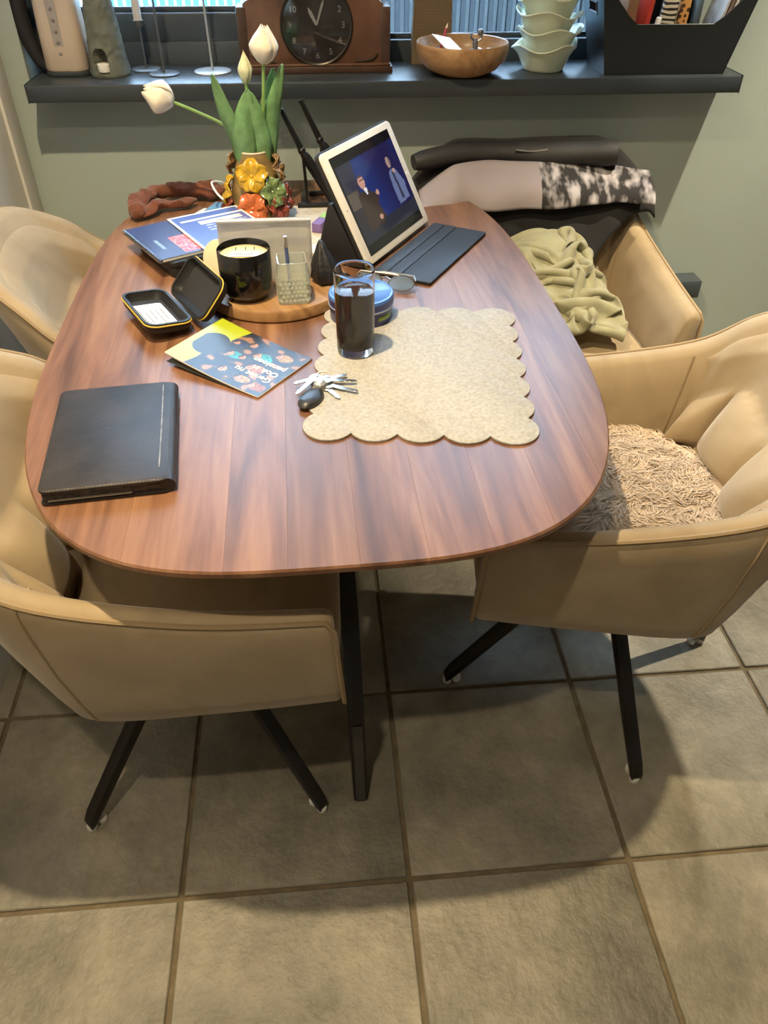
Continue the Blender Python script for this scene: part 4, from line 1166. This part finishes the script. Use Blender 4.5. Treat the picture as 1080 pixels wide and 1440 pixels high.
solo('blue_card', MB().box((0, 0, 0.0008), (0.10, 0.15, 0.0014)), mat('light_blue_card', (0.16, 0.34, 0.55), 0.6), 'light blue card left of the vase behind the booklet', 'card', (-0.225, 1.925, PZ + 0.0018), -0.35, bevel=0.0003)
lf = thing('leaflet', 'cream and blue leaflet lying between the vase and the plastic bag', 'leaflet', (-0.120, 1.765, PZ), 0.05)
part('page', MB().box((0, 0, 0.002), (0.17, 0.13, 0.004)), m_cream, lf, 0.0005)
part('blue_strip', MB().box((0.045, 0, 0.0045), (0.08, 0.13, 0.001)), mat('blue_print', (0.05, 0.13, 0.24), 0.5), lf)
# brown scarf
scf = thing('brown_scarf', 'rumpled brown scarf curled on the far left of the table', 'scarf', (-0.36, 1.93, PZ))
m_scarf = mat('brown_knit', (0.155, 0.048, 0.022), 0.9, var=0.3, vscale=40, bump=0.4, bscale=220, sheen=0.3)
for q, r in (([(-0.058, -0.045, 0.014), (-0.060, 0.01, 0.030), (-0.035, 0.055, 0.034), (0.005, 0.085, 0.032), (0.055, 0.10, 0.026), (0.10, 0.10, 0.016), (0.135, 0.115, 0.014)], 0.019),
             ([(-0.050, -0.030, 0.012), (-0.015, 0.02, 0.016), (0.03, 0.035, 0.015), (0.07, 0.06, 0.013)], 0.014),
             ([(0.06, 0.13, 0.012), (0.09, 0.14, 0.022), (0.12, 0.15, 0.014)], 0.015)):
    c = catmull(q, 7)
    mbs = MB().tube(c, [r * (1 + 0.12 * math.sin(k * 0.31)) * min(1, 0.45 + k * .2, 0.45 + (len(c) - 1 - k) * .2) for k in range(len(c))], 18, 0.8)
    mbs.v = [q + Vector((nz(q.x, q.y, q.z, 45), nz(q.y, q.z, q.x + 3, 45), nz(q.z, q.x, q.y + 7, 45))) * 0.009 + Vector((0, 0, 0.003)) for q in mbs.v]
    for q in mbs.v: q.z = max(q.z, 0.0005)
    part('fold', mbs, m_scarf, scf, ang=80)
# white charger
ch = thing('white_charger', 'white charging cable with plug curled beside the vase', 'charger', (-0.215, 1.945, PZ))
m_cable = mat('white_cable', (0.78, 0.76, 0.72), 0.4)
part('cable', MB().tube(catmull([(0.004, -0.062, 0.050), (-0.012, -0.040, 0.058), (-0.024, -0.010, 0.066), (-0.026, 0.015, 0.068), (-0.008, 0.042, 0.058), (0.012, 0.060, 0.040), (0.020, 0.072, 0.024)], 7), 0.0026, 8), m_cable, ch)
part('plug', MB().box((0.02, 0.075, 0.014), (0.045, 0.045, 0.026)), m_cable, ch, 0.005)
part('pin', MB().tube([(0.043, 0.068, 0.016), (0.060, 0.062, 0.016)], 0.0024, 8), m_steel, ch)
part('pin', MB().tube([(0.043, 0.083, 0.016), (0.060, 0.077, 0.016)], 0.0024, 8), m_steel, ch)
# cream sheet, block of markers, lid
solo('cream_sheet', MB().prism(rrect(0.16, 0.26, 0.004), 0, 0.0012), mat('oatmeal_paper', (0.58, 0.52, 0.42), 0.8, var=0.12, vscale=60), 'plain cream sheet lying under the folding stand', 'sheet', (-0.005, 1.838, PZ), -0.15, bevel=0.0003)
er = thing('eraser_block', 'purple, green and pink eraser block lying left of the tablet', 'eraser', (0.030, 1.848, PZ + 0.0013), math.atan2(0.114, 0.051))
for k, (c, n) in enumerate((((0.20, 0.13, 0.33), 'lilac_rubber'), ((0.30, 0.50, 0.16), 'green_rubber'), ((0.62, 0.28, 0.40), 'pink_rubber'))):
    part('segment', MB().box((-0.045 + k * 0.044, 0, 0.011), (0.0435 if k != 1 else 0.030, 0.024, 0.022)) if k != 1 else MB().box((-0.0048, 0, 0.0112), (0.036, 0.0245, 0.0224)), mat(n, c, 0.6), er, 0.002)
part('sleeve', MB().box((-0.002, 0, 0.006), (0.122, 0.026, 0.010)), mat('mauve_sleeve', (0.22, 0.16, 0.22), 0.5), er, 0.001)
solo('jar_cover', MB().lathe([(0.0005, 0), (0.022, 0), (0.0235, 0.002), (0.0235, 0.009), (0.0215, 0.011), (0.0005, 0.0105)], 32), m_cable, 'small round white lid between the tray and the tablet', 'jar cover', (-0.002, 1.675, PZ))

# ------------------------------------------------------------------ things on the sill
SZ = ZS + 0.0004
# beige appliance with black back
kt = thing('water_kettle', 'tall beige appliance with a dotted level strip at the left end of the sill', 'kettle', (-0.604, 2.276, SZ))
m_beige = mat('beige_plastic', (0.52, 0.42, 0.33), 0.4, var=0.04, vscale=8)
lv = []
for z, w, d in ((0.012, .102, .090), (0.016, .106, .094), (0.10, .104, .092), (0.2, .098, .086), (0.27, .092, .080), (0.285, .080, .068)):
    lv.append([Vector((x + 0.008 - z * 0.0, y, z)) for x, y in rrect(w, d, 0.026, 6)])
kb = part('body', MB().rings(lv), m_beige, kt, ang=50)
part('base', MB().prism([(x + .008, y) for x, y in rrect(0.108, 0.096, 0.028, 6)], 0, 0.0115), m_sill, kt, 0.002)
Ms = Tr(0.004, -0.0462, 0.135) @ Rx(PI / 2 + 0.02)
ls = part('level_strip', MB().prism(rrect(0.022, 0.20, 0.0109, 8), 0, 0.0016).xf(Ms), mat('grey_strip', (0.33, 0.29, 0.27), 0.3), kb)
for k in range(8):
    part('dot', MB().ball((0, 0, 0), 0.0048, 10, (1, 1, .4)).xf(Ms @ Tr(0, -0.085 + k * 0.0235, 0.0014)), mat('dark_grey_dot', (0.20, 0.18, 0.18), 0.25), ls)
hd = catmull([(-0.040, 0, 0.010), (-0.062, 0, 0.03), (-0.080, 0, 0.09), (-0.082, 0, 0.15), (-0.066, 0, 0.20), (-0.043, 0, 0.215)], 6)
part('handle', MB().tube(hd, [0.011 + 0.009 * math.sin(PI * k / (len(hd) - 1)) for k in range(len(hd))], 12, 1.0), m_folio, kt)
# oil burner
ob = thing('oil_burner', 'grey green hammered ceramic oil burner with tealight opening on the sill', 'oil burner', (-0.493, 2.252, SZ))
m_cer = mat('grey_green_ceramic', (0.115, 0.125, 0.10), 0.7, var=0.2, vscale=30, bump=0.3, bscale=45)
rg = []
NA, NZr = 120, 72
for j in range(NZr + 1):
    z = 0.004 + 0.160 * j / NZr
    r0 = 0.050 - 0.017 * (z / 0.164)
    row = []
    for k in range(NA):
        a = 2 * PI * k / NA - PI / 2 - 0.25
        dz = (z - 0.030) / 0.030 if z < 0.030 else (z - 0.030) / 0.034
        da = math.atan2(math.sin(a + PI / 2 + 0.25), math.cos(a + PI / 2 + 0.25)) / 0.42
        hole = max(0.0, 1 - (abs(da) ** 2.4 + abs(dz) ** 2.4)) if z > 0.010 else 0
        r = r0 + 0.0022 * nz(math.cos(a) * 3, math.sin(a) * 3, z * 60, 1.3) - (0.036 if hole > 0 else 0)
        row.append(Vector((r * math.cos(a), r * math.sin(a), z)))
    rg.append(row)
base_r = [Vector((q.x * .96, q.y * .96, 0)) for q in rg[0]]
part('body', MB().rings([base_r] + rg + [[Vector((q.x * .86, q.y * .86, 0.164)) for q in rg[-1]], [Vector((q.x * .80, q.y * .80, 0.154)) for q in rg[-1]]]), m_cer, ob, ang=60)
aa = -PI / 2 - 0.25
tl = part('tealight', MB().lathe([(0.0005, 0.012), (0.016, 0.012), (0.017, 0.014), (0.017, 0.029), (0.0155, 0.030), (0.0005, 0.028)], 24, c=(0.0275 * math.cos(aa), 0.0275 * math.sin(aa), 0)), m_paper, ob)
# candle holders
m_hold = mat('grey_metal_holder', (0.13, 0.14, 0.15), 0.4, 0.5)
m_pale = mat('pale_grey_wax', (0.55, 0.53, 0.52), 0.5)
def holder(label, x, y, h, rbase, candle, m, lean=0.0):
    t = thing('candle_holder', label, 'candle holder', (x, y, SZ), 0, 'slim candle holders on the sill')
    part('foot', MB().lathe([(0.0005, 0), (rbase, 0), (rbase, 0.003), (rbase - .0015, 0.0042), (0.004, 0.0045), (0.0005, 0.0045)], 40), m, t)
    part('rod', MB().tube([(0, 0, 0.004), (lean * .5, 0, h / 2), (lean, 0, h)], 0.0028, 8), m, t)
    part('cup', MB().lathe([(0.0006, h - .004), (0.010, h - .002), (0.0125, h + .012), (0.011, h + .012), (0.0006, h + .001)], 16, c=(lean, 0, 0)), m, t)
    if candle:
        part('taper_candle', MB().lathe([(0.0005, h + .0012), (candle, h + .0015), (candle * .92, h + .12), (0.003, h + .14), (0.0005, h + .142)], 16, c=(lean, 0, 0)), m_pale, t)
    return t
holder('low candle holder with pale taper candle beside the oil burner', -0.413, 2.302, 0.098, 0.036, 0.0102, m_hold)
holder('slim dark candle holder rod, middle of the three holders', -0.360, 2.245, 0.19, 0.038, 0.008, m_hold)
holder('pale candle holder beside the clock, tallest of the three', -0.240, 2.266, 0.22, 0.047, 0.008, mat('pale_metal_holder', (0.42, 0.44, 0.46), 0.4, 0.4), -0.004)
# mantel clock
ck = thing('mantel_clock', 'dark wooden mantel clock with round dial on the sill', 'clock', (0.024, 2.285, SZ))
m_clock = wood('dark_oak', (0.045, 0.018, 0.010), (0.11, 0.05, 0.03), (0.17, 0.085, 0.05), (4, 30, 4), 0.4, 0.1, False, 0.08)
m_clock2 = wood('darker_oak', (0.025, 0.012, 0.008), (0.055, 0.028, 0.02), (0.085, 0.045, 0.03), (4, 30, 4), 0.4, 0.1, False, 0.08)
of = [(-0.172, 0.016), (0.172, 0.016), (0.172, 0.150), (0.160, 0.158), (0.135, 0.166), (0.115, 0.19)] + [(0.115 * math.cos(a * PI / 12), 0.19 + 0.055 * math.sin(a * PI / 12)) for a in range(1, 12)] + [(-0.115, 0.19), (-0.135, 0.166), (-0.160, 0.158), (-0.172, 0.150)]
cbd = part('case', MB().prism(of, -0.038, 0.045).xf(Rx(PI / 2)), m_clock, ck, 0.003)
for s in (-1, 1):
    part('side_pillar', MB().box((s * 0.177, -0.004, 0.080), (0.026, 0.084, 0.128)), m_clock2, ck, 0.004)
part('plinth', MB().box((0, -0.002, 0.0075), (0.392, 0.100, 0.015)), m_clock2, ck, 0.002)
part('moulding', MB().box((0, -0.004, 0.0185), (0.382, 0.096, 0.006)), m_clock, ck, 0.0025)
Md = Tr(0.006, -0.0455, 0.106) @ Rx(PI / 2)
dial = part('dial', MB().lathe([(0.0005, 0), (0.084, 0), (0.084, 0.003), (0.0005, 0.003)], 56).xf(Md), mat('dark_dial', (0.045, 0.035, 0.028), 0.35, 0.3, var=0.5, vscale=25), ck)
part('bezel', MB().lathe([(0.0825, 0.0005), (0.090, 0.0005), (0.0905, 0.004), (0.087, 0.008), (0.0825, 0.005)], 56, closed=True).xf(Md), mat('dark_brass_bezel', (0.05, 0.045, 0.038), 0.3, 0.6), ck)
m_num = mat('silver_numerals', (0.50, 0.48, 0.44), 0.35, 0.5)
for n in range(1, 13):
    a = PI / 2 - n * PI / 6
    me = text_mesh(str(n), 0.019, 'CENTER', 0.0004)
    o = link('numeral', me, m_num, dial)
    o.matrix_basis = Md @ Tr(0.066 * math.cos(a), 0.066 * math.sin(a) - 0.0065, 0.0036)
part('winding_hole', MB().lathe([(0.0045, 0.003), (0.0068, 0.003), (0.0068, 0.0045), (0.0045, 0.0045)], 16, closed=True).xf(Md @ Tr(0.026, -0.012, 0)), m_black, dial)
part('winding_hole', MB().lathe([(0.0045, 0.003), (0.0068, 0.003), (0.0068, 0.0045), (0.0045, 0.0045)], 16, closed=True).xf(Md @ Tr(-0.026, -0.012, 0)), m_black, dial)
part('hour_hand', MB().prism([(-0.003, 0), (0.003, 0), (0.0045, 0.030), (0, 0.042), (-0.0045, 0.030)], 0.004, 0.005).xf(Md @ Rz(0.5)), m_num, dial)
part('minute_hand', MB().prism([(-0.002, 0), (0.002, 0), (0.003, 0.045), (0, 0.06), (-0.003, 0.045)], 0.0055, 0.0063).xf(Md @ Rz(-0.35)), m_num, dial)
part('glass', MB().lathe([(0.0005, 0.010), (0.05, 0.0088), (0.0835, 0.0062), (0.0835, 0.0054), (0.05, 0.0080), (0.0005, 0.0092)], 56).xf(Md), m_glass, ck)
for s in (-1, 1):
    part('carved_foot', MB().tube(catmull([(s * 0.10, -0.044, 0.0245), (s * 0.125, -0.046, 0.027), (s * 0.145, -0.046, 0.031), (s * 0.158, -0.046, 0.042)], 4), [0.003] * 4 + [0.004] * 9, 6), mat('carved_oak', (0.03, 0.016, 0.010), 0.75, var=0.3, vscale=60), ck)
# burlap pot cover
bl = thing('burlap_box', 'woven burlap covered box behind the wooden bowl', 'box', (0.334, 2.352, SZ))
def burlap():
    m = mat('burlap', (0.30, 0.215, 0.13), 0.95)
    nt = m.node_tree; N, L = nt.nodes.new, nt.links.new; b = nt.nodes['Principled BSDF']
    tc = N('ShaderNodeTexCoord')
    w1 = N('ShaderNodeTexWave'); w1.inputs['Scale'].default_value = 95; w1.bands_direction = 'X'; w1.inputs['Distortion'].default_value = 1.5
    w2 = N('ShaderNodeTexWave'); w2.inputs['Scale'].default_value = 95; w2.bands_direction = 'Z'; w2.inputs['Distortion'].default_value = 1.5
    L(tc.outputs['Object'], w1.inputs['Vector']); L(tc.outputs['Object'], w2.inputs['Vector'])
    mu = N('ShaderNodeMath'); mu.operation = 'MULTIPLY'; L(w1.outputs['Fac'], mu.inputs[0]); L(w2.outputs['Fac'], mu.inputs[1])
    r = N('ShaderNodeValToRGB'); r.color_ramp.elements[0].color = (0.12, 0.08, 0.045, 1); r.color_ramp.elements[1].color = (0.42, 0.32, 0.20, 1)
    L(mu.outputs[0], r.inputs['Fac']); L(r.outputs['Color'], b.inputs['Base Color'])
    bp = N('ShaderNodeBump'); bp.inputs['Strength'].default_value = 0.4; bp.inputs['Distance'].default_value = 0.002
    L(mu.outputs[0], bp.inputs['Height']); L(bp.outputs['Normal'], b.inputs['Normal'])
    return m
ro = lambda w, z: [Vector((x, y, z)) for x, y in rrect(w, w * 0.36, 0.004, 3)]
part('box_body', MB().rings([ro(0.106, 0), ro(0.104, 0.07), ro(0.098, 0.165), ro(0.093, 0.165), ro(0.094, 0.1)]), burlap(), bl)
part('rim_cord', MB().tube([(x, y, 0.166) for x, y in rrect(0.096, 0.096 * .36, 0.004, 3) + rrect(0.096, 0.096 * .36, 0.004, 3)[:1]], 0.0022, 6), mat('jute_cord', (0.42, 0.33, 0.21), 0.9), bl)
# wooden bowl with odds and ends
wbowl = solo('wooden_bowl', MB().lathe([(0.0005, 0), (0.055, 0), (0.062, 0.002), (0.090, 0.014), (0.110, 0.034), (0.1165, 0.056), (0.116, 0.070), (0.1145, 0.0725), (0.111, 0.071), (0.108, 0.052), (0.09, 0.026), (0.06, 0.012), (0.0005, 0.010)], 64), wood('turned_wood', (0.20, 0.095, 0.035), (0.36, 0.20, 0.085), (0.50, 0.31, 0.15), (16, 3, 16), 0.4, 0.1, False), 'round turned wooden bowl full of odds and ends on the sill', 'bowl', (0.394, 2.212, SZ), 0.6)
BC = Vector((0.394, 2.212, SZ))
nt_ = solo('paper_note', MB().box((0, 0, 0), (0.058, 0.070, 0.0008)), m_paper, 'white paper note leaning on the rim of the wooden bowl', 'note', tuple(BC + Vector((-0.045, -0.050, 0.076))), 0.4)
nt_.rotation_euler = (0.32, 0.22, 0.5)
rp = thing('red_pencil', 'short red pencil sticking up out of the wooden bowl', 'pencil', tuple(BC + Vector((-0.060, 0.000, 0.040))))
part('shaft', MB().tube([(0, 0, 0), (0.018, 0.004, 0.060)], 0.0034, 6), mat('red_pencil_paint', (0.45, 0.05, 0.09), 0.4), rp)
part('tip', MB().tube([(0.018, 0.004, 0.0601), (0.0208, 0.0046, 0.070)], [0.0033, 0.0008], 6), m_cream, rp)
fgz = thing('metal_figurine', 'small dark metal figurine standing in the wooden bowl', 'figurine', tuple(BC + Vector((0.030, -0.010, 0.012))))
fg_m = mat('pewter', (0.16, 0.16, 0.17), 0.35, 0.7)
part('stem', MB().tube([(0, 0, 0), (0.004, 0, 0.03), (0, 0, 0.058), (0.002, 0, 0.068)], [0.008, 0.006, 0.007, 0.003], 10), fg_m, fgz)
part('head', MB().ball((0.012, 0, 0.080), 0.0085, 12), fg_m, fgz)
part('arm', MB().tube([(0.0, 0, 0.058), (-0.012, 0, 0.070), (-0.010, 0, 0.078)], 0.003, 6), fg_m, fgz)
part('arm', MB().tube([(0.0, 0, 0.058), (0.016, 0, 0.066), (0.014, 0, 0.074)], 0.003, 6), fg_m, fgz)
spots = [(-0.015, -0.025, 0.052, 'pale'), (0.002, -0.038, 0.050, 'white'), (0.05, -0.02, 0.047, 'grey'), (0.045, 0.03, 0.045, 'white'), (-0.02, 0.03, 0.048, 'grey'), (0.015, -0.055, 0.056, 'dark'), (0.062, -0.045, 0.055, 'pale'), (-0.055, 0.045, 0.046, 'dark')]
cc = {'pale': (0.6, 0.57, 0.5), 'white': (0.75, 0.74, 0.7), 'grey': (0.25, 0.25, 0.25), 'dark': (0.04, 0.04, 0.04)}
lab = {0: 'pale pebble in the wooden bowl just left of the figurine', 1: 'white pebble at the front of the wooden bowl before the figurine', 2: 'grey pebble in the wooden bowl right of the figurine', 3: 'white pebble at the back right of the wooden bowl', 4: 'grey pebble in the wooden bowl behind the paper note', 5: 'black pebble at the front rim of the wooden bowl', 6: 'pale pebble at the right rim of the wooden bowl', 7: 'black pebble at the back left of the wooden bowl'}
for k, (x, y, z, c) in enumerate(spots):
    b = MB().ball((0, 0, 0), 0.0125, 12, (1, .8, .7)); b.v = [q * (1 + 0.25 * nz(q.x * 90 + k, q.y * 90, q.z * 90)) for q in b.v]
    solo('pebble', b, mat('pebble_' + c, cc[c], 0.5), lab[k], 'pebble', tuple(BC + Vector((x, y, z))), k, 'odds and ends in the wooden bowl')
# stack of green glass bowls
m_gg = mat('pale_green_glass', (0.90, 0.93, 0.73), 0.10, trans=0.35, ior=1.35)
gx, gy = 0.618, 2.250
for k in range(5):
    rg = []
    ph = k * 1.3
    tilt = 0.06 * math.sin(k * 2.1 + 1)
    prof = [(0.050, 0.0), (0.053, 0.004), (0.068, 0.038), (0.078, 0.052), (0.084, 0.056), (0.083, 0.059), (0.076, 0.056), (0.064, 0.040), (0.048, 0.008)]
    for j, (r, z) in enumerate(prof):
        row = []
        for a in range(48):
            t = 2 * PI * a / 48
            wv = 0.10 * math.sin(3 * t + ph) + 0.05 * math.sin(7 * t + ph * 2)
            amt = max(0.0, (z - 0.02) / 0.04)
            row.append(Vector((r * (1 + wv * .45 * amt) * math.cos(t), r * (1 + wv * .45 * amt) * math.sin(t), z + 0.007 * amt * math.sin(4 * t + ph) + tilt * r * math.cos(t) * amt)))
        rg.append(row)
    t = solo('glass_bowl', MB().rings(rg), m_gg, ['lowest wavy green glass bowl, standing on the sill', 'second lowest wavy green glass bowl of the stack', 'middle wavy green glass bowl of the stack on the sill', 'second highest wavy green glass bowl of the stack', 'topmost wavy green glass bowl of the stack'][k], 'bowl', (gx + 0.004 * math.sin(k * 2), gy, SZ + k * 0.036), 0, 'stacked green glass bowls', ang=60)
# black storage bin
bn = thing('storage_bin', 'black plastic storage bin with cut-away front at the right end of the sill', 'bin', (0.916, 2.246, SZ))
m_bin = mat('black_bin_plastic', (0.018, 0.021, 0.024), 0.35, bump=0.04, bscale=300)
# walls: lower tub + higher sides, tapering down
def wall(pts_out, t, nrm):
    o = [Vector(q) for q in pts_out]; n = Vector(nrm).normalized() * t
    m = MB(); k = len(o)
    m.add(o + [q + n for q in o], [tuple(range(k)), tuple(range(2 * k - 1, k - 1, -1))] + [(i, (i + 1) % k, k + (i + 1) % k, k + i) for i in range(k)])
    return m
bt, tp_, hb, hm = 0.158, 0.196, 0.175, 0.112
yb0, yt0, yb1, yt1 = -0.078, -0.092, 0.070, 0.082
xm = lambda z: bt + (tp_ - bt) * z / hb
yf = lambda z: yb0 + (yt0 - yb0) * z / hb
part('floor', MB().box((0, -0.004, 0.002), (2 * bt - .002, yb1 - yb0 - .002, 0.004)), m_bin, bn)
fr = [(-xm(0), yf(0), 0), (xm(0), yf(0), 0), (xm(hb), yf(hb), hb), (xm(hb) - .030, yf(hb), hb), (xm(hm) - .060, yf(hm + .02), hm + .018), (xm(hm) - .085, yf(hm), hm), (-xm(hm) + .085, yf(hm), hm), (-xm(hm) + .060, yf(hm + .018), hm + .018), (-xm(hb) + .040, yf(hb - .01), hb - .012), (-xm(hb), yf(hb), hb)]
part('front_wall', wall(fr, 0.003, (0, 1, 0)), m_bin, bn, 0.0008, segs=1)
part('back_wall', wall([(-bt, yb1, 0), (bt, yb1, 0), (tp_, yt1, hb), (-tp_, yt1, hb)], 0.003, (0, -1, 0)), m_bin, bn, 0.0008, segs=1)
for s in (-1, 1):
    # side wall with a handle slot: ring of eight quads around the hole
    def P3(y, z): return Vector((s * xm(z), y, z))
    Yl = lambda z: yf(z); Yr = lambda z: yb1 + (yt1 - yb1) * z / hb
    za, zb_, ya, yb_ = 0.128, 0.152, -0.034, 0.030
    mm = MB()
    for quad in ([P3(Yl(0), 0), P3(Yr(0), 0), P3(Yr(za), za), P3(Yl(za), za)], [P3(Yl(za), za), P3(ya, za), P3(ya, zb_), P3(Yl(zb_), zb_)], [P3(yb_, za), P3(Yr(za), za), P3(Yr(zb_), zb_), P3(yb_, zb_)], [P3(Yl(zb_), zb_), P3(Yr(zb_), zb_), P3(Yr(hb), hb), P3(Yl(hb), hb)]):
        w_ = wall(quad, 0.003, (-s, 0, 0)); mm.add(w_.v, w_.f)
    sw = part('side_wall', mm, m_bin, bn, smooth=False)
    part('handle_rim', MB().tube([P3(ya, za), P3(yb_, za), P3(yb_, zb_), P3(ya, zb_), P3(ya, za)], 0.0028, 6), m_bin, sw)
    part('side_lip', MB().tube([P3(Yl(hb), hb), P3(Yr(hb), hb)], 0.003, 6), m_bin, sw)
# bin contents
def stripes(name, bands, c1_, c2_, scale, dist):
    m = mat(name, c1_, 0.5)
    nt = m.node_tree; N, L = nt.nodes.new, nt.links.new; b = nt.nodes['Principled BSDF']
    tc = N('ShaderNodeTexCoord')
    if bands:
        w = N('ShaderNodeTexWave'); w.inputs['Scale'].default_value = scale; w.bands_direction = 'Z'; w.inputs['Distortion'].default_value = dist; w.inputs['Detail'].default_value = 1
        out = w.outputs['Fac']
    else:
        w = N('ShaderNodeTexVoronoi'); w.inputs['Scale'].default_value = scale; out = w.outputs['Distance']
    L(tc.outputs['Object'], w.inputs['Vector'])
    r = N('ShaderNodeValToRGB'); r.color_ramp.interpolation = 'CONSTANT'; r.color_ramp.elements[1].position = 0.45
    r.color_ramp.elements[0].color = (*c1_, 1); r.color_ramp.elements[1].color = (*c2_, 1)
    L(out, r.inputs['Fac']); L(r.outputs['Color'], b.inputs['Base Color'])
    return m
BN = Vector((0.916, 2.246, SZ + 0.0045))
def upright(name, label, cat, x, y, w, d, h, m, tilt=0.0, rz=0.0):
    o = solo(name, MB().box((0, 0, h / 2), (w, d, h)), m, label, cat, tuple(BN + Vector((x, y, 0))), rz, 'things standing in the black bin', bevel=0.003)
    o.rotation_euler = (0, tilt, rz); return o
upright('zebra_case', 'zebra striped case standing in the black bin', 'case', -0.012, -0.040, 0.036, 0.018, 0.185, stripes('zebra_print', True, (0.02, 0.018, 0.016), (0.62, 0.55, 0.42), 28, 3.5), 0.05)
upright('leopard_case', 'leopard print case standing in the black bin beside the zebra one', 'case', 0.028, -0.040, 0.026, 0.018, 0.180, stripes('leopard_print', False, (0.05, 0.02, 0.012), (0.55, 0.27, 0.08), 90, 0), 0.03)
upright('red_case', 'red glossy case standing at the left in the black bin', 'case', -0.078, -0.030, 0.014, 0.060, 0.185, mat('red_gloss', (0.50, 0.05, 0.03), 0.3), 0.10, 0.2)
upright('brown_wallet', 'tan and brown wallet standing at the far left in the black bin', 'wallet', -0.112, -0.015, 0.030, 0.070, 0.178, mat('tan_leather', (0.30, 0.16, 0.09), 0.5, var=0.3, vscale=30), 0.02, 0.2)
upright('white_tube', 'short white tube leaning between the red and zebra cases', 'tube', -0.052, -0.058, 0.012, 0.012, 0.120, m_paper, 0.15)
upright('black_folder', 'black glossy folder standing in the middle of the bin', 'folder', 0.040, 0.045, 0.075, 0.018, 0.210, m_folio, 0.04)
for k in range(4):
    upright('magazine', ['grey spined magazine leaning in the bin, leftmost of the four', 'brown photo magazine leaning in the bin, second of the four', 'pale magazine leaning in the bin, third of the four', 'dark magazine leaning in the bin nearest its right wall'][k], 'magazine', 0.094 + k * 0.011, -0.012, 0.0075, 0.120, 0.205 - 0.006 * k, mat('magazine_%d' % k, [(0.35, 0.34, 0.33), (0.16, 0.11, 0.09), (0.45, 0.43, 0.41), (0.06, 0.06, 0.07)][k], 0.35, var=0.4, vscale=25), 0.24)
# black wall box near the far right chair
wb2 = thing('wall_box', 'black box fixed low on the green wall behind the far right chair', 'box', (1.135, 2.26, 0.37))
part('housing', MB().box((0, -0.035, 0.03), (0.115, 0.069, 0.056)), m_frame, wb2, 0.004)
part('cover_plate', MB().box((0.0, -0.0715, 0.03), (0.105, 0.003, 0.046)), m_frame, wb2, 0.001)
